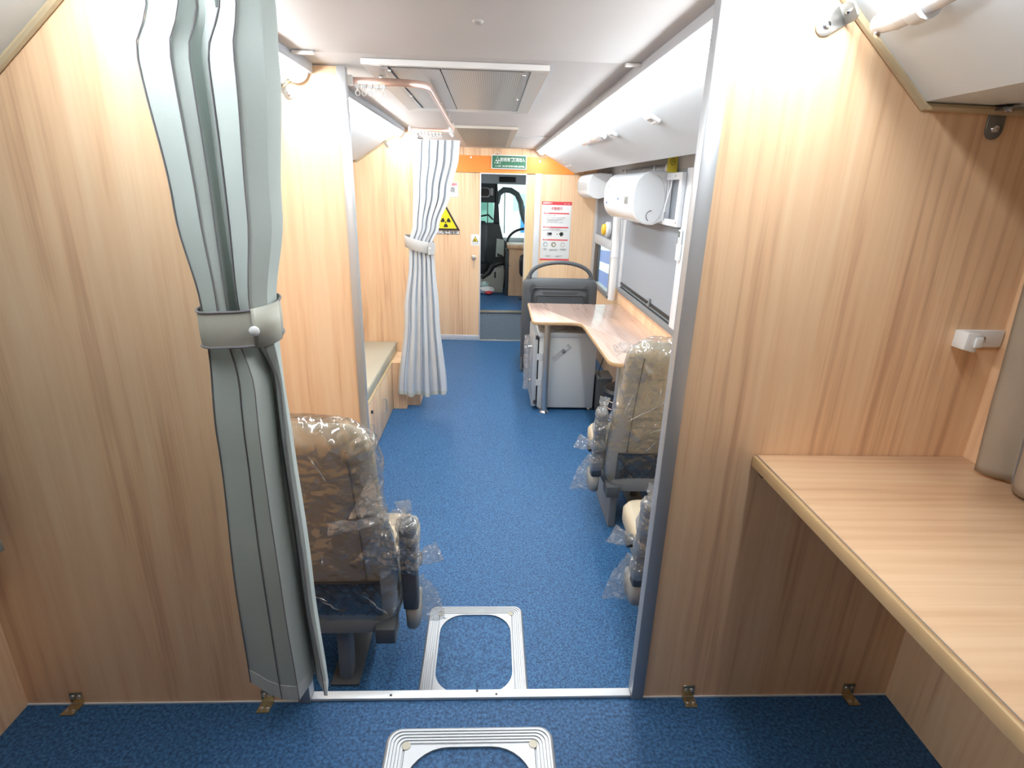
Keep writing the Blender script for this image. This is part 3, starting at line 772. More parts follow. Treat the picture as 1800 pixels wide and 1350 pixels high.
# ================================================================ REAR DESK
d = thing('desk', 'wood-grain desk with a rounded pale edge at the rear right', 'desk', (.86, .4, 0))
MB().prism([(.622, -.6), (XRN-.001, -.6), (XRN-.001, YP-.001), (.622, YP-.001)], 'z', .709, .735).build('worktop', WD, d, bevel=.002)
box(.612, .6215, -.6, YP-.001, .707, .7345).build('edge_band', mat('worktop_edge', (.55, .38, .20), .4, var=.06, vscale=20), d, bevel=.004)
box(.6205, .6222, -.6, YP-.001, .7349, .7357).build('edge_line', mat('edge_grey', (.30, .27, .24), .5), d)
box(.632, .685, YP-.022, YP-.001, .685, .709).build('support_bracket', BLACK, d, bevel=.002)
MB().cyl((.93, .55, 0), (.93, .55, .709), .025, 20).build('leg', STEEL, d, smooth=True)
MB().lathe([(.045, 0), (.045, .006), (.03, .012)], (.93, .55, 0), 20).build('foot', STEEL, d, smooth=True)
t = thing('socket_box', 'grey socket box on the side wall under the desk', 'socket', (XRN, .86, .25))
box(XRN-.014, XRN, .74, .87, .235, .315).build('cover', GREYL, t, bevel=.004)
MB().lathe([(.005, 0), (.004, -.002)], (XRN-.014, .78, .275), 10, 'x').build('screw', DARKM, t)
# white curtain clip on the right partition
t = thing('curtain_clip', 'white plastic curtain clip on the right partition beside the buff curtain', 'clip', (1.05, YP, 1.01))
box(1.005, 1.112, YP-.008, YP, 1.000, 1.038).build('base_plate', WHITE, t, bevel=.003)
MB().prism([(1.000, 1.002), (1.030, .995), (1.034, 1.036), (1.002, 1.040)], 'y', YP-.040, YP-.007).build('hook', WHITE, t, bevel=.004)
box(1.020, 1.036, YP-.044, YP-.034, 1.008, 1.030).build('hook_lip', WHITE, t, bevel=.002)
MB().lathe([(.005, 0), (.004, -.003)], (1.066, YP-.008, 1.020), 12, 'y').build('screw', STEEL, t)

# ================================================================ OVERHEAD FITTINGS ON THE RIGHT DUCT
def on_duct(y, s_, far=True):
    a, b = ((.512, ZC), (.93, 1.468)) if far else ((.548, ZC), (.81, 1.472))
    return Vector((a[0]+(b[0]-a[0])*s_, y, a[1]+(b[1]-a[1])*s_))
def duct_frame(y, s_, far=True):
    a, b = ((.512, ZC), (.93, 1.468)) if far else ((.548, ZC), (.81, 1.472))
    dv = Vector((b[0]-a[0], 0, b[1]-a[1])).normalized(); yv = Vector((0, 1, 0)); nv = Vector((dv.z, 0, -dv.x))
    return on_duct(y, s_, far), yv, dv, nv
def local(mb, fr):
    p, a, b, c_ = fr
    o = MB(); o.v = [tuple(p+a*x+b*y+c_*z) for x, y, z in mb.v]; o.f = mb.f; return o
fr_ = duct_frame(2.62, .44)
t = thing('grab_handle', 'white recessed latch handle on the right overhead duct, nearest to the partition', 'handle', fr_[0])
ringm = MB().loft([[(x, y, z) for x, y in rrect(-w, w, -h, h, r, 4)] for w, h, r, z in ((.055, .030, .012, 0), (.053, .028, .012, .012), (.036, .014, .006, .014), (.034, .012, .006, .002))], cap=False)
local(ringm, fr_).build('frame', WHITE, t, smooth=True)
local(MB().box(-.034, .034, -.012, .012, .001, .003), fr_).build('recess_plate', GREYL, t)
fr_ = duct_frame(3.75, .37)
t = thing('reading_lamp', 'slim white swivel reading lamp on the right overhead duct', 'lamp', fr_[0])
local(MB().box(-.20, .20, -.022, .022, .0, .026), fr_).build('housing', WHITEG, t, bevel=.006)
local(MB().box(.20, .56, -.014, .014, .0, .018), fr_).build('tail', WHITEG, t, bevel=.005)
local(MB().lathe([(.006, 0), (.005, .003)], (-.18, .004, .025), 10), fr_).build('screw', BLACK, t)
fr_ = duct_frame(3.40, .42)
t = thing('duct_latch', 'small white oval latch beside the reading lamp on the duct', 'latch', fr_[0])
local(MB().loft([[(x, y, z) for x, y in rrect(-w, w, -h, h, r, 4)] for w, h, r, z in ((.06, .028, .026, 0), (.055, .024, .022, .014), (.03, .011, .010, .016), (.028, .010, .009, .004))], cap=False), fr_).build('frame', WHITE, t, smooth=True)
local(MB().box(-.028, .028, -.010, .010, .001, .004), fr_).build('recess_plate', GREYL, t)
fr_ = duct_frame(1.03, .50, False)
t = thing('coat_hook', 'white tubular fitting on the duct at the top right corner', 'hook', fr_[0])
local(MB().tube([(.058, -.012, .014), (.045, -.012, .020), (.0, -.010, .022), (-.05, -.012, .022), (-.14, -.016, .020)], [.008, .015, .017, .016, .013], 14), fr_).build('arm', WHITEG, t, smooth=True)
local(MB().tube([(-.045, -.011, .022), (-.075, -.013, .022)], [.022, .022], 14), fr_).build('collar', WHITE, t, smooth=True)
local(MB().lathe([(.006, 0), (.004, .004)], (.036, -.004, .036), 10), fr_).build('screw', CHROME, t)
for i, (y, s_) in enumerate(((6.1, .28), (6.2, .48), (6.2, .60), (6.12, .74), (6.28, .74), (6.44, .74))):
    p = on_duct(y, s_)
    local(MB().lathe([(.010, 0), (.007, .004), (.002, .005)], (0, 0, 0), 10), duct_frame(y, s_)).build('screw_cap', WHITE, bpy.data.objects['trim_6'])
# small lamp base on the left duct just behind the bench partition
t = thing('duct_lamp', 'small chrome-and-white fitting on the left duct above the bench', 'lamp', (-.83, 2.62, 1.60))
MB().cyl((-.80, 2.55, 1.597), (-.80, 2.80, 1.597), .012, 12).build('tube', WHITEG, t, smooth=True)
MB().lathe([(.016, 0), (.016, .03)], (-.80, 2.52, 1.597), 12, 'y').build('socket', CHROME, t, smooth=True)

# ================================================================ WRAPPED PASSENGER SEATS
def sq(hw, ht, n, ex=3.2):
    out = []
    for i in range(n):
        a = 2*PI*i/n; c_, s_ = math.cos(a), math.sin(a)
        out.append((hw*(abs(c_)**(2/ex))*(1 if c_ > 0 else -1), ht*(abs(s_)**(2/ex))*(1 if s_ > 0 else -1)))
    return out
def crumple(p, amp, sc, sd):
    v_ = Vector(p)
    a = abs(noise.noise(v_*sc+Vector((sd, 0, 0))))*1.6-.35
    b = abs(noise.noise(v_*sc*2.3+Vector((0, sd, 0))))*1.2-.25
    return amp*(a+.5*b)
def back_ring(z, grow=0.0, n=56):
    """outline of the backrest at height z above the floor (seat-local)"""
    q = (z-.27)/.83
    k1 = max(0, min(1, (q-.25)/.45)); k1 = k1*k1*(3-2*k1)
    hw = .243-.042*k1-.02*max(0, (q-.85)/.15)**2
    if q < .12: hw -= .03*(1-q/.12)
    ht = .062-.018*max(0, q-.5)-.015*max(0, .15-q)/.15
    yc = .055-.13*q+.03*math.sin(q*PI)
    return [(x, yc+y, z) for x, y in sq(hw+grow, ht+grow, n)]
def wisp(pts, w0, w1, sd, nu=14, nv=7, axis=(0, 1, 0)):
    """loose crumpled flap of film following pts, width w0..w1"""
    P_ = [Vector(p) for p in pts]; ax = Vector(axis)
    rows = []
    for i in range(nu+1):
        u = i/nu*(len(P_)-1); k_ = min(int(u), len(P_)-2); f_ = u-k_
        p = P_[k_].lerp(P_[k_+1], f_); t_ = (P_[k_+1]-P_[k_]).normalized()
        n_ = t_.cross(ax).normalized(); w = w0+(w1-w0)*i/nu
        row = []
        for j in range(nv+1):
            q = p+n_*(j/nv-.5)*w
            d_ = .018*noise.noise(q*28+Vector((sd, i*.3, 0)))+.010*noise.noise(q*70+Vector((0, sd, 0)))
            row.append(q+ax*d_+n_*.25*d_)
        rows.append(row)
    return MB().loft(rows, cap=False, closed=False)
def make_seat(side, label, sd, knot):
    """side=+1: aisle on the right of the seat (+x)"""
    t = thing('passenger_seat', label, 'seat', (0, 0, 0), 'film-wrapped passenger seats')
    zs = [.270, .275, .29, .32, .38, .45, .55, .65, .75, .85, .93, .99, 1.03, 1.06, 1.08, 1.09]
    rings = []
    for z in zs:
        g = 0.0
        if z > 1.0: g = -.045*((z-1.0)/.09)**2.5
        if z < .30: g = -.02*(.30-z)/.03
        rings.append(back_ring(z, g))
    bk = MB().loft(rings).build('backrest', LEATH, t, smooth='all')
    for sx in (-1, 1):
        pts = []
        for z in [.34+.04*i for i in range(18)]:
            q = (z-.27)/.83
            pts.append((sx*(.150-.02*q), back_ring(z)[42][1]-.0005, z))
        MB().tube(pts, .0028, 6).build('seam', mat('seat_seam', (.13, .10, .07), .6), bk, smooth=True)
    # net pocket on the lower back
    y_ = back_ring(.40)[42][1]
    pk = MB()
    for i in range(-8, 9):
        for sg in (-1, 1):
            x0 = i*.045; pts = []
            for k_ in range(7):
                z = .335+.145*k_/6; x = x0+sg*(.145*k_/6)*.75
                if abs(x) < .185: pts.append((x, back_ring(z)[42][1]-.006, z))
            if len(pts) > 1: pk.tube(pts, .0022, 5)
    net = pk.build('net_pocket', NET, bk, kind='stuff')
    MB().tube([(-.19+.38*i/10, back_ring(.485)[42][1]-.005-.006*math.sin(PI*i/10), .487) for i in range(11)], .005, 6).build('pocket_hem', BLACK, bk, smooth=True)
    MB().add([(-.19, back_ring(.33)[42][1]-.003, .33), (.19, back_ring(.33)[42][1]-.003, .33), (.19, back_ring(.48)[42][1]-.003, .48), (-.19, back_ring(.48)[42][1]-.003, .48)], [(0, 1, 2, 3)]).build('pocket_backing', CHAR, bk, normals=False)
    # cushion
    rings = []
    for z, g in ((.335, -.03), (.345, -.012), (.37, 0), (.415, .0), (.438, -.012), (.450, -.035)):
        rings.append([(x+side*.025, y+.285, z+.03*max(0, y)+.03*max(0, side*x/.26)**3) for x, y in sq(.255+g, .195+g, 48, 4)])
    MB().loft(rings).build('cushion', LEATH, t, smooth='all')
    # lower shell under the back, side recliner box
    rings = []
    for z, g in ((.255, -.02), (.262, 0), (.300, .004), (.335, -.004)):
        rings.append([(x, y+.26, z) for x, y in sq(.235+g, .275+g, 40, 5)])
    MB().loft(rings).build('seat_shell', GREYP, t, smooth=True)
    s_ = side
    def bx(x0, x1, *r): return MB().box(min(s_*x0, s_*x1), max(s_*x0, s_*x1), *r)
    bx(.165, .235, .0-.04, .05, .235, .300).build('recliner_box', CHAR, t, bevel=.006)
    # armrest turned up beside the back
    arm = MB(); rings = []
    for z, hw, ht in ((.320, .022, .020), (.326, .027, .026), (.40, .028, .028), (.55, .028, .030), (.66, .027, .028), (.700, .026, .026), (.708, .020, .018)):
        yc = .055-.10*(z-.325)
        rings.append([(s_*.282+x, yc+y, z) for x, y in sq(hw, ht, 24, 7)])
    a_ = arm.loft(rings).build('armrest', CHAR, t, smooth='all')
    aw = []; za = .52 if knot else .36
    for i in range(26):
        z = za+(.722-za)*i/25; row = []
        yc = .055-.10*(z-.325); g = .005+.005*math.sin(i*.9+sd)
        if i > 22: g -= .006*(i-22)
        for x, y in sq(.029+g, .032+g, 28, 4):
            cr = crumple((x*1.0, y, z), .016, 26, sd)
            row.append((s_*.282+x*(1+cr*6), yc+y*(1+cr*6), z+.004*N((x, y, z), 60)))
        aw.append(row)
    MB().loft(aw, cap=False).build('armrest_film', FILM2, a_, smooth='all')
    # knotted tuft above the armrest film
    wisp([(s_*.282, .015, .715), (s_*.282, .012, .735), (s_*(.282-.004), .010, .75), (s_*(.282-.010), .008, .785)], .030, .055, sd, 8, 6).build('film_tuft', FILM2, a_)
    # pivot housing and lever
    rings = [[(s_*.284+x, .10+y, z) for x, y in sq(.026+g, .065+g, 28, 3)] for z, g in ((.222, -.012), (.232, 0), (.315, .003), (.326, -.008))]
    MB().loft(rings).build('pivot_housing', mat('warm_grey_plastic', (.33, .33, .31), .5), t, smooth='all')
    MB().prism([(.18, .395), (.225, .395), (.232, .42), (.20, .445), (.18, .44)], 'x', s_*.276, s_*.304).build('recline_lever', BLACK, t, bevel=.004)
    # legs
    MB().prism([(.03, .255), (.10, .255), (.085, .012), (.02, .012)], 'x', .01, .055).build('leg', GREYP, t, bevel=.004)
    MB().prism([(.36, .255), (.43, .255), (.44, .012), (.37, .012)], 'x', .01, .055).build('leg', GREYP, t, bevel=.004)
    box(-.02, .085, 0, .47, 0, .012).build('foot_rail', CHAR, t, bevel=.003)
    box(-.19, -.15, .05, .40, 0, .255).build('leg', GREYP, t, bevel=.004)
    # big film bag over the back
    rows = []; nz_ = 54; n = 84
    for i in range(nz_+1):
        q = i/nz_
        z = .285+.83*q if q < .93 else .285+.83*.93+.83*.07*math.sin((q-.93)/.07*PI/2)
        g = .010+.006*math.sin(q*7+sd)
        if q > .90: g -= .085*((q-.90)/.10)**1.6
        row = []
        for k_, (x, y, zz) in enumerate(back_ring(min(z, 1.09), g, n)):
            c_ = Vector((x, y, 0)).normalized()
            d_ = crumple((x, y, z), .020 if q > .25 else .008, 9, sd)+crumple((x, y, z), .007, 30, sd+4)
            zz = z+.006*noise.noise(Vector((x, y, z))*14)
            row.append((x+c_.x*d_*.6, y+c_.y*d_-.2*abs(d_)*(1 if y > 0 else -1)*0, zz))
        rows.append(row)
    fb = MB().loft(rows, cap=False)
    fb.f.append(tuple(nz_*n+k_ for k_ in range(n)))
    cv = fb.build('film_cover', FILM, t, smooth='all')
    # stretched creases of the cover
    for i in range(9):
        a = random.uniform(-.19, .19); z0 = random.uniform(.36, 1.0); ln = random.uniform(.06, .16); an = random.uniform(-.8, .8)
        pts = []
        for k_ in range(7):
            z = z0+ln*(k_/6-.5)*math.cos(an)*.8; x = max(-.21, min(.21, a+ln*(k_/6-.5)*math.sin(an)*2))
            z = max(.31, min(1.05, z))
            pts.append((x, back_ring(z)[42][1]-.022+.004*math.sin(k_*2+i), z))
        MB().tube(pts, [.0008, .0022, .003, .0026, .003, .0018, .0008], 5).build('film_crease', FILM2, cv, smooth=True)
    if knot:
        wisp([(s_*.16, -.095, .86), (s_*.20, -.11, .84), (s_*.235, -.12, .80)], .16, .02, sd+1, 12, 8, (0, 1, 0)).build('film_knot', FILM2, cv)
        wisp([(s_*.235, -.12, .80), (s_*.26, -.125, .805), (s_*.30, -.13, .80)], .018, .085, sd+2, 10, 8, (0, 1, 0)).build('film_knot', FILM2, cv)
        wisp([(s_*.235, -.12, .80), (s_*.16, -.125, .78), (s_*.06, -.125, .765)], .02, .05, sd+3, 14, 6, (0, 1, 0)).build('film_fold', FILM2, cv)
        wisp([(s_*.235, -.115, .79), (s_*.225, -.11, .70), (s_*.20, -.10, .62)], .02, .13, sd+6, 14, 8, (0, 1, 0)).build('film_fold', FILM, cv)
        wisp([(s_*.22, -.05, .72), (s_*.27, -.03, .62), (s_*.27, .0, .50)], .03, .09, sd+7, 14, 8, (0, 1, 0)).build('film_fold', FILM, cv)
    else:
        wisp([(-.18, -.09, 1.06), (-.235, -.10, 1.075), (-.275, -.10, 1.055)], .05, .06, sd+1, 10, 8, (0, 1, 0)).build('film_fold', FILM2, cv)
        wisp([(.02, -.115, .60), (.03, -.12, .55), (.025, -.12, .52)], .012, .05, sd+2, 8, 6, (0, 1, 0)).build('film_fold', FILM2, cv)
    # film hanging from the cushion edge on the aisle side
    wisp([(s_*.29, .12, .40), (s_*.325, .12, .30), (s_*.335, .11, .20)], .06, .14, sd+5, 14, 8, (0, 1, 0)).build('cushion_film', FILM2, t)
    wisp([(s_*.285, .16, .45), (s_*.325, .17, .445), (s_*.375, .18, .465)], .05, .09, sd+9, 14, 8, (0, 1, 0)).build('cushion_film', FILM2, t)
    return t
sL = make_seat(1, 'film-wrapped tan passenger seat beside the near curtain', 2.0, True)
sL.location = (-.545, 1.600, ZF)
sR = make_seat(-1, 'film-wrapped tan passenger seat facing the L-shaped table', 5.0, False)
sR.location = (.865, 2.585, ZF)
sR2 = copy_tree(sR); sR2.location = (.875, 1.715, ZF)
sR2['label'] = 'film-wrapped passenger seat mostly hidden behind the right partition channel'

# ================================================================ GREY COACH SEAT
t = thing('coach_seat', 'charcoal moulded seat back with an arched grab rail', 'seat', (.69, 5.4, ZF))
def outl(g, top, bot): return rrect(.325+g, 1.055-g, bot, top, .07, 6)
MB().loft([[(x, y, z) for x, z in outl(g, .49-g, -.40+g)] for y, g in ((5.34, .012), (5.332, .03)) ] , cap=False)
rows = [[(x, y, z) for x, z in outl(g, .485-g, -.44+g)] for g, y in ((.03, 5.47), (.005, 5.455), (0, 5.42), (.004, 5.375), (.025, 5.355), (.085, 5.352), (.092, 5.362), (.118, 5.362), (.124, 5.354), (.20, 5.358))]
MB().loft(rows).build('back_shell', CHAR, t, smooth=True, angle=50)
for (x0, x1, z0, z1, w) in ((.425, .955, -.30, .395, .010), (.460, .920, -.26, .325, .009)):
    MB().tube([(x, 5.353, z) for x, z in rrect(x0, x1, z0, z1, .02, 3)], w*.7, 6, closed=True).build('moulded_rib', mat('charcoal_rib', (.05, .055, .06), .5), t, smooth=True)
MB().tube([(.69+.30*math.cos(PI-PI*i/24), 5.40, .47+.165*math.sin(PI*i/24)**.8) for i in range(25)], .019, 12).build('grab_rail', CHAR, t, smooth=True)
for x in (.39, .99): MB().tube([(x-.012, 5.40, .43), (x, 5.40, .50)], [.036, .026], 12).build('rail_socket', CHAR, t, smooth=True)
rings = [[(.69+x, 5.72+y, z) for x, y in sq(.35+g, .24+g, 40, 4)] for z, g in ((-.10, -.03), (-.08, 0), (-.02, 0), (.0, -.02))]
MB().loft(rings).build('cushion', CHAR, t, smooth='all')
for x in (.42, .92): box(x, x+.05, 5.5, 5.9, ZF, -.09).build('leg', GREYP, t, bevel=.004)
box(.33, .345, 5.36, 5.46, -.445, -.30).build('side_plate', GREYP, t, bevel=.003)

# ================================================================ L-SHAPED TABLE
t = thing('l_shaped_table', 'L-shaped wood-grain table top on steel legs by the right windows', 'table', (.8, 4.1, ZF))
def fillet(pts, rad, n=5):
    out = []
    m_ = len(pts)
    for i, p in enumerate(pts):
        r_ = rad.get(i, 0)
        if not r_: out.append(p); continue
        P0, P1, P2 = Vector(pts[i-1]), Vector(p), Vector(pts[(i+1) % m_])
        a, b = P1+(P0-P1).normalized()*r_, P1+(P2-P1).normalized()*r_
        for k_ in range(n+1):
            f_ = k_/n; out.append(tuple((a*(1-f_)**2+P1*2*f_*(1-f_)+b*f_*f_)))
    return out
tp = [(.357, 4.965), (.347, 4.225), (.728, 4.232), (.738, 3.165), (XR-.001, 3.145), (XR-.001, 4.965)]
poly = fillet(tp, {1: .05, 2: .10, 3: .08, 0: .02})
MB().prism(poly, 'z', .300, .325).build('table_top', WT, t, bevel=.0015)
# pale edge band around the free sides
eb = MB(); out = []
fp = poly
n = len(fp)
Pc = [Vector((*p, 0)) for p in fp]
ring_o, ring_i = [], []
for i in range(n-1):
    pass
edge_pts = [p for p in fp if p[0] < XR-.01]
off = []
for i, p in enumerate(edge_pts):
    a = Vector(edge_pts[max(i-1, 0)]); b = Vector(edge_pts[min(i+1, len(edge_pts)-1)]); tt = (b-a).normalized(); nn = Vector((-tt.y, tt.x))
    if i == 0: nn = Vector((-1, 0))
    off.append((p[0]-nn.x*0+0, p[1]))
    ring_o.append((p, nn))
def eb_ring(p, nn):
    c_ = Vector(p); r_ = []
    for k_, z in ((.0008, .2995), (-.004, .2995), (-.007, .306), (-.007, .319), (-.004, .3247), (.0008, .3247)):
        q = c_-nn*(-k_)*-1 if False else c_+nn*(-k_)*SGN
        r_.append((q.x, q.y, z))
    return r_
SGN = 1.0
# outward side test on the left edge
i0 = 3; p0, n0 = ring_o[i0]
if (Vector((.8, 4.6))-Vector(p0)).dot(n0) > 0: SGN = -1.0
MB().loft([eb_ring(p, nn) for p, nn in ring_o]).build('edge_band', mat('table_edge', (.50, .33, .18), .4, var=.05), t, smooth=True)
for x, y in ((.474, 4.30), (.815, 3.235), (1.13, 3.235)):
    lg = MB().cyl((x, y, ZF+.02), (x, y, .30), .025, 20).build('leg', STEEL, t, smooth=True)
    MB().lathe([(.040, 0), (.040, .008), (.028, .02)], (x, y, ZF), 18).build('foot', CHROME, lg, smooth=True)
MB().lathe([(.030, 0), (.030, .003), (.024, .006)], (1.10, 3.70, .325), 24).build('cable_grommet', mat('grommet', (.62, .58, .50), .4), t, smooth=True)

# ================================================================ STEEL CABINET UNDER THE TABLE
t = thing('steel_cabinet', 'grey steel cabinet with a side door handle under the L-shaped table', 'cabinet', (.64, 4.55, ZF))
box(.415, .885, 4.345, 4.80, ZF+.025, .205).build('body', FRIDGE, t, bevel=.004)
box(.405, .890, 4.335, 4.81, .175, .212).build('top_cap', FRIDGE, t, bevel=.003)
dr = box(.368, .404, 4.345, 4.80, ZF+.035, .200).build('door', mat('grey_enamel_door', (.50, .53, .55), .35, .2), t, bevel=.004)
MB().tube([(.325, 4.44, -.26), (.325, 4.44, .11)], .010, 10).build('handle', CHROME, dr, smooth=True)
for z in (-.22, .07): MB().cyl((.325, 4.44, z), (.370, 4.44, z), .006, 8).build('handle_post', CHROME, dr, smooth=True)
wr_ = []
for i in range(20):
    z = -.30+.46*i/19
    wr_.append([(.325+.026*math.cos(a)*(1+.3*N((i, a, 1), .7)), 4.44+.030*math.sin(a)*(1+.3*N((i, a, 5), .7)), z) for a in [2*PI*k_/14 for k_ in range(14)]])
MB().loft(wr_, cap=False).build('handle_film', FILM2, dr, smooth='all')
for z in (-.02, -.24): box(.398, .445, 4.3405, 4.3445, z, z+.055).build('tape', mat('pale_tape', (.62, .65, .67), .3), t)
MB().lathe([(.016, 0), (.016, -.010), (.010, -.014)], (.615, 4.345, .060), 18, 'y').build('cable_plug', GREYP, t, smooth=True)
def tape(x, z, a, l, w):
    c_, s_ = math.cos(a), math.sin(a)
    return [(x+u*c_-v_*s_, z+u*s_+v_*c_) for u, v_ in ((-l, -w), (l, -w), (l, w), (-l, w))]
MB().prism(tape(.60, .045, .75, .09, .022), 'y', 4.3425, 4.3445).build('clear_tape', mat('tape_clear', (.47, .49, .50), .2), t)
MB().prism(tape(.625, .075, .95, .028, .014), 'y', 4.3412, 4.3424).build('white_tape', mat('tape_white', (.66, .68, .70), .25), t)
for x in (.45, .86):
    for y in (4.38, 4.76): MB().lathe([(.020, 0), (.020, .012), (.012, .026)], (x, y, ZF), 14).build('foot', CHROME, t, smooth=True)
for z in (-.40, .155): box(.385, .412, 4.337, 4.350, z, z+.03).build('hinge', DARKM, t)
MB().lathe([(.006, 0), (.006, -.004)], (.368, 4.40, .165), 10, 'x').build('indicator', RED, dr)
wisp([(.46, 4.40, .235), (.62, 4.44, .232), (.86, 4.46, .230)], .16, .16, 3.3, 26, 10, (0, 0, 1)).build('top_film', FILM2, t)

# things beneath the table, right of the cabinet
t = thing('waste_bin', 'dark grey slim bin between the cabinet and the table leg', 'bin', (.97, 4.36, ZF))
rows = [[(.965+x, 4.40+y, z) for x, y in sq(.06+g, .09+g, 28, 6)] for z, g in ((ZF, -.008), (ZF+.01, 0), (-.175, .006), (-.165, .0))]
MB().loft(rows).build('body', CHAR, t, smooth=True)
box(.90, 1.03, 4.30, 4.50, -.166, -.150).build('lid', GREYP, t, bevel=.004)
MB().tube([(.925, 4.31, -.150), (.905, 4.30, -.10), (.935, 4.30, .02), (.95, 4.31, .10), (.93, 4.33, .18)], .004, 6).build('hanging_cable', BLACK, t, smooth=True)
t = thing('stool', 'black round stool with chrome rings under the table', 'stool', (1.045, 3.93, ZF))
MB().lathe([(.02, -.165), (.13, -.165), (.155, -.15), (.158, -.12), (.14, -.10), (.06, -.093), (.01, -.092)], (1.03, 3.93, 0), 28).build('seat', BLACK, t, smooth=True)
for z, r_ in ((-.19, .13), (-.245, .135), (-.33, .14)):
    MB().tube([(1.03+r_*math.cos(2*PI*i/32), 3.93+r_*math.sin(2*PI*i/32), z) for i in range(32)], .007, 8, closed=True).build('ring', CHROME, t, smooth=True)
for i in range(4):
    a = PI/4+PI/2*i
    MB().cyl((1.03+.12*math.cos(a), 3.93+.12*math.sin(a), -.165), (1.03+.165*math.cos(a), 3.93+.165*math.sin(a), ZF), .010, 10).build('leg', CHROME, t, smooth=True)

# ================================================================ BENCH
t = thing('bench_cabinet', 'long wood-grain bench cabinet with doors below the pad', 'cabinet', (-1.0, 3.5, ZF))
box(XL+.002, -.795, 2.352, 4.678, ZF, -.075).build('carcass', W3, t)
box(XL+.002, -.775, 2.352, 4.678, -.075, -.057).build('lid_board', WY, t)
n = 4
ys = [2.36, 2.90, 3.40, 3.87, 4.34]
for i in range(4):
    a, b = ys[i]+.003, ys[i+1]-.003
    dd = box(-.794, -.776, a, b, ZF+.006, -.078).build('door', W2, t, bevel=.001)
    yh = b-.07 if i % 2 == 0 else a+.06
    yh = a+.05 if i >= 2 else yh
    MB().tube([(-.776, yh, -.215), (-.756, yh, -.213), (-.752, yh, -.225), (-.752, yh, -.30), (-.756, yh, -.312), (-.776, yh, -.310)], .004, 8).build('handle', STEEL, dd, smooth=True)
    if i == 2:
        MB().lathe([(.012, 0), (.012, .012), (.006, .014)], (-.776, a+.10, -.145), 14, 'x').build('lock', BLACK, dd, smooth=True)
        box(-.762, -.759, a+.098, a+.104, -.205, -.150).build('key', STEEL, dd)
box(-.795, -.776, 4.345, 4.678, ZF, -.078).build('end_board', W2, t)
t = thing('bench_pad', 'flat beige vinyl pad lying on the bench cabinet', 'cushion', (-1.0, 3.5, -.057))
MB().prism([(XL+.004, 2.356), (-.782, 2.356), (-.782, 4.674), (XL+.004, 4.674)], 'z', -.057, .028).build('pad', PAD, t, bevel=.012, seg=3)
MB().tube([(-.779, 2.36, .018), (-.779, 4.67, .018)], .003, 6).build('piping', mat('pad_piping', (.33, .31, .24), .6), t, smooth=True)
t = thing('wheel_box', 'low wood-grain plinth box projecting below the far curtain', 'box', (-.70, 4.4, ZF))
box(-.7745, -.667, 4.345, 4.66, ZF, -.062).build('front_box', W2, t)
box(-.667, -.565, 4.43, 4.66, ZF, -.30).build('side_box', W3, t)

# ================================================================ RIGHT WALL UNITS
def d_profile(x0, x1, z0, z1, r, n=10, back=0.02):
    """rounded front (towards -x) profile in x,z"""
    pts = [(x1, z0+.03), (x1, z1)]
    for k_ in range(n+1):
        a = PI/2+PI*k_/n
        zc, hz, xc = (z0+z1)/2, (z1-z0)/2, x0+r
        pts.append((xc+r*(abs(math.cos(a))**.75)*-1, zc+hz*(abs(math.sin(a))**.75)*(1 if math.sin(a) > 0 else -1)))
    return pts
t = thing('wall_heater', 'large white rounded heater unit mounted before the right window', 'heater', (1.08, 4.3, 1.085))
prof = d_profile(.945, 1.165, 1.085, 1.428, .15, 18)
def scaled(pr, k_, c_=(1.07, 1.255)): return [(c_[0]+(x-c_[0])*k_, c_[1]+(z-c_[1])*k_) for x, z in pr]
MB().loft([[(x, y, z) for x, z in scaled(prof, k_)] for y, k_ in ((3.86, .97), (3.866, 1.0), (4.84, 1.0), (4.86, .98))]).build('body', WHITEG, t, smooth=True, angle=30)
MB().loft([[(x, y, z) for x, z in scaled(prof, k_)] for y, k_ in ((3.852, .955), (3.861, .965))]).build('end_cap', mat('cap_white', (.70, .73, .76), .4), t, smooth=True)
MB().tube([(1.07+.085*math.cos(a), 3.848, 1.25+.155*math.sin(a)) for a in [-1.35+2.7*i/20 for i in range(21)]], .0016, 5).build('cap_groove', GREYL, t)
xf = .957
def plate(y0, y1, z0, z1, m, nm):
    box(xf-.004, xf+.03, y0, y1, z0, z1).build(nm, m, t)
box(.9415, .97, 4.00, 4.09, 1.215, 1.262).build('display_window', mat('display_grey', (.20, .21, .21), .4), t)
box(.9415, .97, 4.30, 4.315, 1.235, 1.25).build('power_mark', BLUE, t)
box(.950, .98, 4.70, 4.73, 1.305, 1.335).build('energy_mark', BLUE, t)
box(.945, .98, 4.72, 4.75, 1.200, 1.215).build('brand_mark', BLUE, t)
MB().tube([(1.18, 3.80, 1.42), (1.175, 3.80, 1.33), (1.15, 3.80, 1.22), (1.145, 3.80, 1.16)], .006, 8).build('power_cord', WHITE, t, smooth=True)
MB().cyl((1.146, 3.80, 1.175), (1.143, 3.80, 1.125), .011, 10).build('plug', GREYL, t, smooth=True)
MB().tube([(1.075+.035*math.cos(a), 3.842, 1.145+.035*math.sin(a)) for a in [1.6+2.6*i/12 for i in range(13)]], .002, 5).build('thin_lead', BLACK, t)
MB().prism([(1.165, 1.10), (1.19, 1.09), (1.19, 1.43), (1.165, 1.425)], 'y', 3.83, 4.86).build('back_plate', WPAINT, t)
t = thing('mounting_frame', 'white open steel frame on the right window beside the heater', 'frame', (1.17, 3.75, 1.1))
for a in ((3.52, 3.575, 1.095, 1.415), ): box(XR-.052, XR-.024, *a).build('upright', WPAINT, t, bevel=.003)
box(XR-.052, XR-.024, 3.575, 3.828, 1.372, 1.415).build('top_bar', WPAINT, t, bevel=.003)
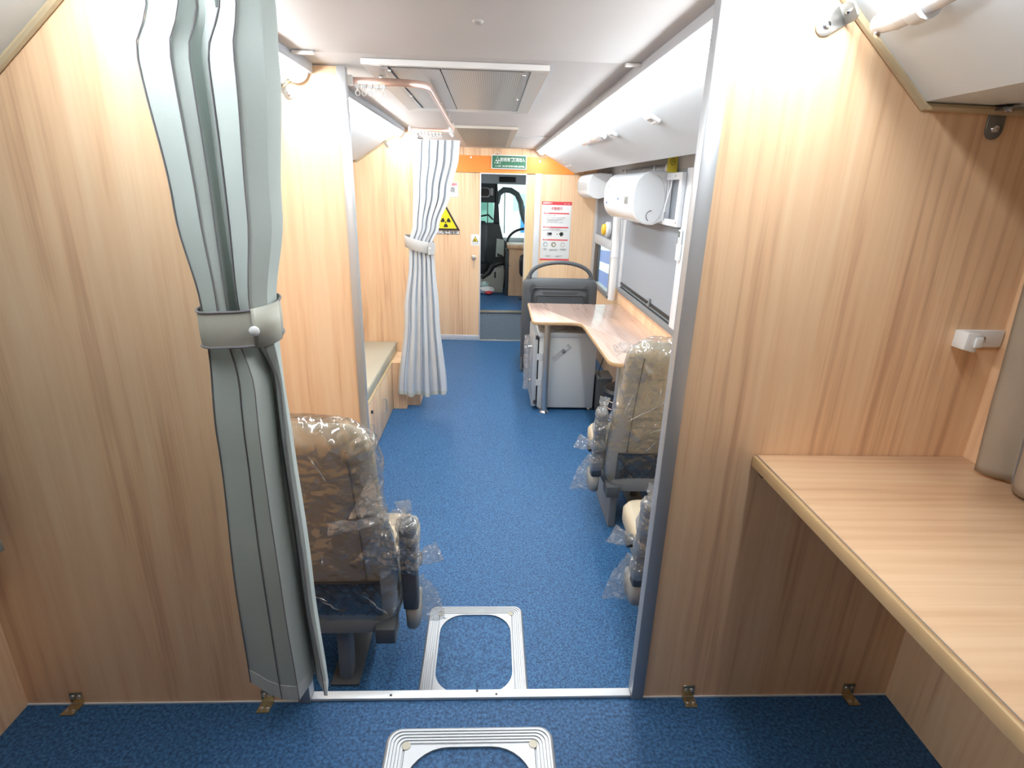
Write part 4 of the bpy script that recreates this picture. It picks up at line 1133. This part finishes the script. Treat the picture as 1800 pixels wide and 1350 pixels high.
box(XR-.052, XR-.024, 3.575, 3.828, 1.095, 1.135).build('bottom_bar', WPAINT, t, bevel=.003)
for y, z in ((3.545, 1.25), (3.545, 1.12), (3.65, 1.395)): MB().lathe([(.006, 0), (.005, -.003)], (XR-.052, y, z), 10, 'x').build('bolt', STEEL, t)
RIB = mat('rib_grey', (.34, .36, .38), .5)
t = thing('fan_heater', 'smaller white unit with a ribbed front at the far right corner', 'heater', (1.08, 6.0, 1.22))
prof = d_profile(.955, 1.185, 1.215, 1.455, .115, 12)
MB().loft([[(x, y, z) for x, z in scaled(prof, k_, (1.09, 1.335))] for y, k_ in ((5.74, .95), (5.745, .985), (5.76, 1.0), (6.44, 1.0), (6.45, .97))]).build('body', WHITE, t, smooth=True, angle=40)
for i in range(22):
    z = 1.235+.19*i/21
    y0, y1 = 5.80, 6.42
    a = (z-1.335)/.12
    x = .955+.115*(1-math.sqrt(max(0, 1-min(1, abs(a))**2.2)))
    box(x-.004, x+.02, y0, y1, z-.0022, z+.0022).build('rib', RIB, t)
box(1.185, XR, 5.85, 6.3, 1.26, 1.42).build('wall_plate', GREYL, t)
MB().prism([(1.13, 1.30), (1.185, 1.30), (1.185, 1.34), (1.15, 1.34)], 'y', 5.70, 5.74).build('side_switch', GREYL, t)

# roller blind
t = thing('roller_blind', 'grey roller blind pulled down over the wide right window', 'blind', (XR, 4.2, .5))
box(XR-.0055, XR-.002, 3.535, 5.025, .520, 1.40).build('fabric', BLINDM, t)
MB().cyl((XR-.045, 3.80, 1.447), (XR-.045, 5.10, 1.447), .022, 16).build('roller', mat('roller_grey', (.33, .34, .36), .5), t, smooth=True)
box(XR-.012, XR-.001, 3.535, 5.025, .498, .524).build('bottom_bar', BLACK, t, bevel=.003)
pb = box(XR-.024, XR-.011, 4.03, 4.075, .495, .555).build('pull_catch', GREYP, t, bevel=.003)
MB().lathe([(.008, 0), (.006, -.008)], (XR-.024, 4.052, .53), 10, 'x').build('pull_knob', BLACK, pb)
for y in (3.80, 4.08, 4.95, 5.08):
    box(XR-.075, XR-.012, y-.02, y+.02, 1.424, 1.470).build('roller_bracket', GREYL, t, bevel=.006)
# white conduit
t = thing('conduit', 'white vertical cable conduit between the two right windows', 'pipe', (XR-.03, 5.2, .33))
MB().tube([(XR-.055, 5.16, 1.42), (XR-.055, 5.16, 1.05), (XR-.05, 5.17, .85), (XR-.05, 5.17, .33)], .034, 16).build('pipe', WHITE, t, smooth=True)
for z in (.72, 1.1): MB().lathe([(.037, 0), (.037, .012)], (XR-.052, 5.165, z), 16).build('joint', WPAINT, t)
box(XR-.028, XR-.004, 5.235, 5.26, .33, 1.42).build('cable_cover', WPAINT, t, bevel=.004)
# remote control in a holder
t = thing('remote_control', 'small white remote control in a holder beside the blind', 'remote', (XR-.04, 3.48, .90))
box(XR-.044, XR-.023, 3.455, 3.505, .90, 1.00).build('holder', WHITE, t, bevel=.004)
rm = box(XR-.040, XR-.027, 3.46, 3.50, .98, 1.085).build('remote', WHITEG, t, bevel=.003)
box(XR-.0415, XR-.0395, 3.467, 3.493, 1.04, 1.075).build('screen', mat('lcd', (.12, .16, .15), .2), rm)
MB().lathe([(.004, 0), (.003, -.002)], (XR-.040, 3.48, 1.02), 8, 'x').build('button', mat('orange_button', (.75, .45, .08), .4), rm)
# yellow tag
t = thing('yellow_tag', 'yellow printed tag stuck above the heater frame', 'tag', (XR-.05, 3.78, 1.44))
MB().prism([(XR-.080, 1.42), (XR-.012, 1.415), (XR-.015, 1.51), (XR-.078, 1.515)], 'y', 3.758, 3.760).build('tag', YTAG, t)
MB().tube([(XR-.046+.016*math.cos(2*PI*i/16), 3.756, 1.482+.018*math.sin(2*PI*i/16)) for i in range(16)], .003, 5, closed=True).build('printed_ring', mat('tag_ink', (.30, .25, .04), .5), t)
box(XR-.052, XR-.040, 3.7552, 3.7575, 1.478, 1.488).build('printed_dot', MATS['tag_ink'], t)
# emergency window hammer knob
t = thing('emergency_button', 'yellow round button on a white base by the far right window', 'button', (XR-.02, 5.85, .93))
MB().lathe([(.075, .012), (.075, -.02), (.062, -.035)], (XR-.013, 5.72, .93), 28, 'x').build('base', WHITE, t, smooth=True)
MB().lathe([(.055, 0), (.055, -.018), (.045, -.03), (.02, -.036)], (XR-.048, 5.72, .93), 28, 'x').build('button', mat('button_yellow', (.85, .50, .03), .35), t, smooth=True)

# ================================================================ SIGNS ON THE FRONT BULKHEAD
yb = YW-.004
def sign_box(t, x0, x1, z0, z1, y, m, nm='board', th=.006, bevel=.001): return box(x0, x1, y-th, y, z0, z1).build(nm, m, t, bevel=bevel)
t = thing('radiation_sign', 'green radiation warning sign with white lettering over the door opening', 'sign', (.205, yb, 1.49))
sign_box(t, .012, .398, 1.487, 1.632, yb, WHITE, 'frame', .022, .004)
sign_box(t, .021, .389, 1.496, 1.623, yb-.0215, GREEN, 'face', .002, .0)
ys_ = yb-.0245
MB().tube([(.075+.035*math.cos(a), ys_, 1.628+.03*math.sin(a)) for a in [.1+2.9*i/10 for i in range(11)]], .003, 6).build('hanging_loop', WHITE, t, smooth=True)
tri = [(.045, 1.545), (.115, 1.545), (.080, 1.612)]
MB().tube([(x, ys_, z) for x, z in tri], .0028, 5, closed=True).build('triangle_mark', PAPER, t)
def trefoil(cx, cz, r, y, m, parent, r1=.22):
    mb = MB()
    for k_ in range(3):
        a0 = PI/2+PI*2/3*k_+PI
        pts = [(cx+r*r1*1.5*math.cos(a0-PI/6+PI/3*i/6), cz+r*r1*1.5*math.sin(a0-PI/6+PI/3*i/6)) for i in range(7)]
        pts += [(cx+r*math.cos(a0+PI/6-PI/3*i/6), cz+r*math.sin(a0+PI/6-PI/3*i/6)) for i in range(7)]
        mb.prism(pts, 'y', y-.0008, y)
    mb.prism([(cx+r*r1*.8*math.cos(2*PI*i/14), cz+r*r1*.8*math.sin(2*PI*i/14)) for i in range(14)], 'y', y-.0008, y)
    return mb.build('trefoil_mark', m, parent)
trefoil(.080, 1.566, .020, ys_, PAPER, t)
text('射线有害', .046, PAPER, t, (.182, ys_, 1.582), bold=.0006, sx=.82)
text('灯亮勿入', .046, PAPER, t, (.312, ys_, 1.582), bold=.0006, sx=.72)
text('小心辐射', .020, PAPER, t, (.085, ys_, 1.516), sx=.9)
text('DO NOT ENTER WHEN LIGHTING', .025, PAPER, t, (.255, ys_, 1.516), bold=.0004, sx=.62)
yw = YW
t = thing('ionizing_sign', 'yellow triangular radiation sign half hidden by the far curtain', 'sign', (-.49, yw, .79))
cx = -.493
MB().prism([(cx-.16, .822), (cx+.16, .822), (cx, 1.100)], 'y', yw-.003, yw).build('triangle_border', INK, t)
MB().prism([(cx-.125, .842), (cx+.125, .842), (cx, 1.060)], 'y', yw-.0042, yw-.003).build('triangle_face', YELLOW, t)
trefoil(cx, .910, .056, yw-.0042, INK, t, .2)
sign_box(t, cx-.15, cx+.152, .778, .818, yw, INK, 'caption_border', .003, 0)
sign_box(t, cx-.146, cx+.148, .782, .814, yw-.003, PAPER, 'caption_plate', .001, 0)
text('当心电离辐射', .040, INK, t, (cx, yw-.0042, .798), bold=.0006, sx=1.12)
t = thing('hand_warning_sticker', 'small white sticker with a yellow warning triangle beside the door jamb', 'sticker', (-.156, yw, .66))
sign_box(t, -.208, -.113, .660, .785, yw, PAPER, 'sheet', .001, 0)
MB().prism([(-.194, .702), (-.126, .702), (-.160, .765)], 'y', yw-.002, yw-.001).build('triangle_border', INK, t)
MB().prism([(-.186, .707), (-.134, .707), (-.160, .756)], 'y', yw-.003, yw-.002).build('triangle_face', YELLOW, t)
MB().prism([(-.172, .712), (-.160, .712), (-.148, .722), (-.152, .728), (-.164, .722), (-.168, .734), (-.174, .730)], 'y', yw-.0038, yw-.003).build('hand_mark', INK, t)
text('当心夹手', .018, INKG, t, (-.160, yw-.0012, .680))
t = thing('room_notice', 'white notice with a red header partly behind the far curtain', 'sign', (-.45, yw, 1.18))
sign_box(t, -.58, -.352, 1.182, 1.335, yw, PAPER, 'board', .004)
box(-.576, -.366, yw-.005, yw-.004, 1.303, 1.328).build('header_bar', RED, t)
text('KMW 医疗', .018, PAPER, t, (-.40, yw-.0052, 1.315))
text('检查', .056, INK, t, (-.452, yw-.0042, 1.255), bold=.0005, sx=1.3)
text('Examination', .022, mat('ink_teal', (.25, .40, .45), .5), t, (-.455, yw-.0042, 1.208))
# key lock
t = thing('key_lock', 'round steel lock with a hanging key on the bulkhead', 'lock', (-.175, yw, .52))
MB().lathe([(.026, 0), (.026, -.006), (.016, -.014)], (-.178, yw, .525), 20, 'y').build('rose', STEEL, t, smooth=True)
MB().prism([(-.198, .530), (-.188, .548), (-.178, .530), (-.170, .548), (-.158, .530), (-.165, .505), (-.178, .495), (-.192, .508)], 'y', yw-.024, yw-.014).build('key_bow', STEEL, t, bevel=.002)
box(-.181, -.176, yw-.022, yw-.019, .405, .500).build('hanging_key', STEEL, t)
# poster
t = thing('poster', 'tall white information poster with red bars right of the door opening', 'poster', (.76, yw, .515))
px0, px1, pz0, pz1 = .588, .925, .515, 1.163
sign_box(t, px0, px1, pz0, pz1, yw, PAPER, 'sheet', .004, .0005)
yq = yw-.0042
PW = px1-px0
def bar(u0, u1, v0, v1, m, nm='bar'):
    return box(px0+PW*u0, px0+PW*u1, yq-.0012, yq, pz1-(pz1-pz0)*v1, pz1-(pz1-pz0)*v0).build(nm, m, t)
def pt(u, v_): return (px0+PW*u, yq-.0014, pz1-(pz1-pz0)*v_)
bar(0, 1, 0, .056, RED, 'header_bar'); bar(0, 1, .973, 1, RED, 'footer_bar')
text('KMW', .027, PAPER, t, pt(.14, .028), shear=.25, bold=.0008, sx=1.1); text('医疗', .018, PAPER, t, pt(.30, .030))
text('致力于 健康', .013, PAPER, t, pt(.84, .034))
text('温馨提示', .034, RED, t, pt(.5, .115), sx=1.0)
text('KIND REMINDER', .009, INKG, t, pt(.5, .145))
for v_ in (.185, .420, .635): bar(.07, .93, v_, v_+.020, RED)
for v_, s_ in ((.195, '乘坐须知'), (.430, '设备使用须知'), (.645, '操作提示')): text(s_, .012, PAPER, t, pt(.10, v_), 'LEFT')
for v_, s_ in ((.235, '● 请勿在车上吸烟'), (.268, '● 请保持车内清洁，爱护车内设施设备'), (.300, '● 请妥善保管好个人随身携带物品'), (.322, '   贵重物品请勿留在车内'), (.350, '● 请听从医护人员安排，有序候检')):
    text(s_, .0125, INKG, t, pt(.17, v_), 'LEFT')
text('使用前请仔细阅读说明', .0115, INKG, t, pt(.45, .460)); text('请按顺序操作，禁止擅自启动，保持设备清洁，注意安全', .0115, INKG, t, pt(.47, .482))
def blob(u, v_, w, h, m, nm, seed=1):
    pts = []
    for i in range(22):
        a = 2*PI*i/22; k_ = .8+.35*N((math.cos(a)*1.3, math.sin(a)*1.3, seed), 1.4)
        pts.append((px0+PW*u+w*k_*math.cos(a), pz1-(pz1-pz0)*v_+h*k_*math.sin(a)))
    MB().prism(pts, 'y', yq-.0014, yq).build(nm, m, t)
blob(.30, .545, .040, .024, INKG, 'picture'); blob(.32, .540, .026, .014, INK, 'picture', 4); blob(.24, .565, .016, .008, mat('pale_blue_ink', (.45, .50, .62), .5), 'picture', 2)
blob(.70, .543, .028, .028, INK, 'picture', 7); blob(.665, .555, .010, .016, PAPER, 'picture', 2); blob(.56, .545, .010, .010, INKG, 'picture', 3)
for u, m_ in ((.17, mat('ink_bluegrey', (.50, .56, .60), .5)), (.45, mat('ink_olive', (.36, .36, .28), .5)), (.76, mat('ink_pale', (.62, .63, .63), .5))):
    c_ = (px0+PW*u, pz1-(pz1-pz0)*.725)
    MB().prism([(c_[0]+.030*math.cos(2*PI*i/24), c_[1]+.030*math.sin(2*PI*i/24)) for i in range(24)], 'y', yq-.0012, yq).build('picture', m_, t)
    blob(u+.01, .728, .017, .013, PAPER, 'picture_detail', u*9)
text('请勿触摸\n设备', .0115, INKG, t, pt(.16, .810)); text('请勿靠近运行中的\n设备注意人身安全', .0115, INKG, t, pt(.45, .822)); text('请勿随意拆卸\n车内仪器设备', .0115, INKG, t, pt(.78, .812))
text('客户服务中心\n微信公众号', .010, INKG, t, pt(.20, .930), 'LEFT'); text('地址 医疗产业园\n服务热线', .010, INKG, t, pt(.55, .930), 'LEFT')

# ================================================================ DRIVER'S CAB
CABD = mat('cab_dark', (.035, .045, .05), .55, bump=.1)
CABG = mat('cab_grey', (.52, .56, .60), .5)
cabw = sroot('wall_cab', (0, 9.5, -.107), 'dark front of the driver cab around the windscreen')
box(XL-.05, -.85, 9.42, 9.5, -.107, 1.78).build('left_front', CABD, cabw)
box(-.85, XR+.05, 9.42, 9.5, -.107, .52).build('lower_front', CABD, cabw)
box(XL-.05, XR+.05, 9.36, 9.5, 1.345, 1.78).build('header', CABG, cabw)
hd = box(.145, .405, 9.345, 9.36, 1.375, 1.455).build('clock_display', BLACK, cabw, bevel=.006)
box(XL-.05, XL, YW+.03, 9.5, -.107, .70).build('left_lower', CABD, cabw)
box(XL-.05, XL, YW+.03, 9.5, 1.25, 1.78).build('left_upper', CABD, cabw)
box(XR, XR+.05, YW+.03, 9.5, -.107, .70).build('right_lower', CABD, cabw)
box(XR, XR+.05, YW+.03, 9.5, 1.25, 1.78).build('right_upper', CABD, cabw)
w3 = sroot('window_3', (.6, 9.46, .52), 'bright windscreen of the driver cab')
box(-.85, XR, 9.45, 9.456, .52, 1.345).build('pane', GLASS, w3)
# driver side screen with a small pane
sc = thing('driver_screen', 'dark driver-side screen with a pale window seen through the doorway', 'screen', (-.3, 8.3, -.107))
SY = 8.30
box(-.75, .085, SY, SY+.03, 1.09, 1.345).build('upper_panel', CABD, sc)
MB().prism([(-.75, -.107), (.25, -.107), (.25, .55), (.20, .60), (.14, .82), (-.75, .80)], 'y', SY, SY+.03).build('lower_panel', CABD, sc, bevel=.004)
MB().prism([(.055, .80), (.145, .80), (.105, 1.345), (.075, 1.345)], 'y', SY, SY+.03).build('post', CABD, sc, bevel=.004)
box(-.035, -.022, SY, SY+.03, .80, 1.09).build('mullion', CABD, sc)
MB().prism([(-.75, .80), (.055, .80), (.06, 1.09), (-.75, 1.09)], 'y', SY+.012, SY+.016).build('pane', glass('tinted_glass', (.50, .66, .60)), sc)
MB().tube([(-.14, SY-.01, .90), (-.02, SY-.012, .925), (.05, SY-.012, .86)], .012, 8).build('grab_strip', CABD, sc, smooth=True)
MB().prism([(.108, .60), (.215, .585), (.215, .345), (.095, .34)], 'y', SY-.008, SY-.002).build('paper_sheet', mat('pale_paper', (.62, .72, .68), .5), sc)
MB().prism([(.12, .395), (.20, .36), (.20, .345), (.12, .345)], 'y', SY-.010, SY-.008).build('paper_sheet', CABD, sc)
# arched mirror arm outside the windscreen frame
t = thing('mirror_arm', 'dark arched mirror arm across the windscreen', 'mirror', (.35, 9.3, .7))
ap = [(.12, 9.30, 1.05), (.14, 9.30, 1.20), (.22, 9.30, 1.262), (.33, 9.30, 1.255), (.43, 9.30, 1.20), (.49, 9.30, 1.08), (.515, 9.30, .95), (.56, 9.30, .83), (.62, 9.30, .74)]
MB().tube(ap, [.035, .045, .045, .045, .045, .045, .048, .055, .05], 14).build('arm', mat('mirror_arm', (.12, .16, .16), .4), t, smooth=True)
MB().tube([(.235, 9.30, 1.25), (.24, 9.30, .60)], .008, 8).build('wiper_rod', MATS['mirror_arm'], t, smooth=True)
t = thing('interior_mirror', 'rounded interior mirror with a pale rim in the cab', 'mirror', (-.05, 8.0, 1.22))
MB().prism(rrect(-.17, .005, 1.165, 1.29, .04, 6), 'y', 7.96, 8.0).build('rim', GREYL, t, bevel=.01)
MB().prism(rrect(-.16, -.007, 1.178, 1.28, .035, 6), 'y', 7.952, 7.961).build('glass', mat('mirror_glass', (.05, .055, .06), .1), t)
box(.005, .045, 7.97, 8.0, 1.19, 1.285).build('bracket', GREYL, t, bevel=.008)
# wooden cab cabinet
t = thing('cab_cabinet', 'wood-grain cabinet standing behind the doorway in the cab', 'cabinet', (.5, 7.8, -.107))
box(.268, .95, 7.66, 8.02, -.107, .53).build('body', W3, t)
box(.245, .97, 7.62, 8.04, .53, .575).build('top', W2, t, bevel=.004)
box(.225, .262, 7.64, 8.02, -.107, .50).build('side_board', CABD, t, bevel=.003)
for y in (7.664, ): 
    for z in (.10, .30): MB().lathe([(.010, 0), (.008, -.006)], (.285, 7.66, z), 10, 'y').build('cap', STEEL, t)
# dashboard and wheel
t = thing('dashboard', 'dark moulded dashboard below the windscreen', 'dashboard', (.5, 9.0, -.107))
MB().prism([(8.65, -.106), (9.415, -.106), (9.415, .52), (9.05, .55), (8.75, .50), (8.65, .40)], 'x', .12, XR-.02).build('shell', CABD, t, bevel=.02)
t = thing('steering_wheel', 'black steering wheel rim above the cab cabinet', 'steering wheel', (.52, 8.5, .45))
MB().tube([(.52+.265*math.cos(2*PI*i/40), 8.18+.10*math.sin(2*PI*i/40), .54+.205*math.sin(2*PI*i/40)) for i in range(40)], .018, 10, closed=True).build('rim', BLACK, t, smooth=True)
MB().tube([(.27, 8.18, .53), (.52, 8.20, .50), (.77, 8.18, .53)], .016, 8).build('spoke', BLACK, t, smooth=True)
MB().lathe([(.06, -.02), (.06, .02)], (.52, 8.20, .50), 18, 'y').build('hub', BLACK, t)
MB().cyl((.52, 8.21, .48), (.52, 8.60, .30), .03, 12).build('column', BLACK, t, smooth=True)
# driver seat
t = thing('driver_chair', 'driver seat with black cushion on a pale boxed base', 'seat', (0, 7.95, -.107))
MB().prism([(-.45, -.107), (.20, -.107), (.225, .20), (.20, .245), (.06, .245), (-.02, .15), (-.45, .13)], 'y', 7.86, 8.22).build('base', mat('seat_base', (.42, .43, .38), .5, var=.03), t, bevel=.012)
box(.075, .10, 7.855, 7.862, .10, .185).build('vent_slot', BLACK, t)
MB().tube([(-.10, 7.86, .10), (.0, 7.86, .17), (.05, 7.86, .265), (.12, 7.86, .30), (.20, 7.88, .305)], [.03, .035, .04, .035, .03], 12).build('armrest', BLACK, t, smooth=True)
MB().loft([[(-.25+x, 8.02+y, z) for x, y in sq(.26+g, .14+g, 32, 3.5)] for z, g in ((.13, -.02), (.15, 0), (.30, 0), (.34, -.02))]).build('cushion', BLACK, t, smooth='all')
MB().loft([[(-.28+x, 7.90+y, z) for x, y in sq(.25+g, .07+g, 32, 3.5)] for z, g in ((.30, -.01), (.34, 0), (.80, 0), (.86, -.03))]).build('backrest', CABD, t, smooth='all')
t = thing('cab_stool', 'black padded seat edge behind the cab cabinet in the doorway', 'seat', (.46, 7.4, -.107))
MB().loft([[(x+.50, 7.42+y, z) for x, y in sq(.10+g, .07+g, 24, 3)] for z, g in ((.20, -.02), (.24, 0), (.40, .005), (.46, -.005), (.478, -.03))]).build('backrest', BLACK, t, smooth='all')
MB().cyl((.52, 7.42, -.107), (.52, 7.42, .22), .025, 12).build('post', DARKM, t, smooth=True)
MB().lathe([(.12, 0), (.12, .015), (.05, .03)], (.52, 7.42, -.107), 20).build('foot', DARKM, t)
# crumpled bag on the cab floor
t = thing('plastic_bag', 'crumpled white and red bag on the cab floor', 'bag', (-.02, 7.7, -.107))
def lump(c_, r_, sd):
    rows = []
    for i in range(9):
        a = -PI/2+PI*i/8
        rows.append([(c_[0]+r_[0]*math.cos(a)*math.cos(b)*(1+.3*N((i, k_*.6, sd), .9)), c_[1]+r_[1]*math.cos(a)*math.sin(b)*(1+.3*N((i, k_*.6, sd+2), .9)), max(-.106, c_[2]+r_[2]*math.sin(a))) for k_, b in enumerate([2*PI*j/16 for j in range(16)])])
    return MB().loft(rows)
lump((-.03, 7.74, -.05), (.11, .07, .055), 1.0).build('bag', PAPER, t)
lump((.00, 7.70, -.075), (.055, .05, .03), 3.0).build('red_wrapper', RED, t)
lump((-.055, 7.76, .02), (.055, .04, .05), 5.0).build('green_wrapper', mat('pale_teal', (.45, .65, .62), .5), t)

# ================================================================ OUTSIDE
tag(box(-40, 40, -10, 60, -1.35, -1.25).build('pavement', mat('concrete', (.50, .52, .52), .8, var=.08, vscale=1.5)), 'pale concrete yard outside the vehicle', 'pavement')
bpy.data.objects['pavement']['kind'] = 'structure'
t = thing('parked_coach', 'white coach with dark blue swoosh parked outside the far right window', 'bus', (3.5, 14, -1.25))
CW = mat('coach_white', (.70, .78, .76), .3); CB = mat('coach_blue', (.02, .06, .30), .3)
box(2.4, 4.7, 8.5, 19.5, -.95, 2.2).build('body', CW, t, bevel=.08)
MB().prism([(8.7, -.9), (19.3, -.9), (19.3, -.05), (14, .02), (12, .10), (10.5, .22), (8.7, .30)], 'x', 2.38, 2.41).build('blue_swoosh', CB, t)
MB().prism([(8.7, -.16), (19.3, -.62), (19.3, -.50), (13.5, -.22), (11, -.08), (8.7, .0)], 'x', 2.365, 2.39).build('white_stripe', CW, t)
box(2.365, 2.405, 9.2, 19, .9, 1.8).build('window_band', mat('coach_glass', (.03, .04, .05), .1), t)
for y in (10.6, 17.2): MB().lathe([(.48, 0), (.48, .3)], (2.37, y, -.77), 24, 'x').build('wheel', BLACK, t)
t = thing('notice_board', 'blue board on white posts seen through the windscreen', 'board', (1.05, 16.0, -1.25))
box(.86, 1.42, 16, 16.06, .12, .84).build('board', mat('board_blue', (.05, .30, .62), .4), t, bevel=.01)
for x in (.82, 1.44): MB().cyl((x, 16.03, -1.25), (x, 16.03, .95), .03, 10).build('post', WHITE, t, smooth=True)
t = thing('yard_building', 'pale low building far beyond the windscreen', 'building', (1, 40, -1.25))
box(-14, 16, 40, 44, -1.25, 1.7).build('wall', mat('pale_wall', (.74, .80, .79), .7), t)
box(-14.3, 16.3, 39.7, 44.3, 1.7, 2.0).build('roof', mat('pale_roof', (.55, .66, .64), .6), t)
for i in range(8): box(-12+3.4*i, -10.4+3.4*i, 39.95, 40, -.2, .9).build('window', mat('pale_glazing', (.40, .52, .52), .2), t)
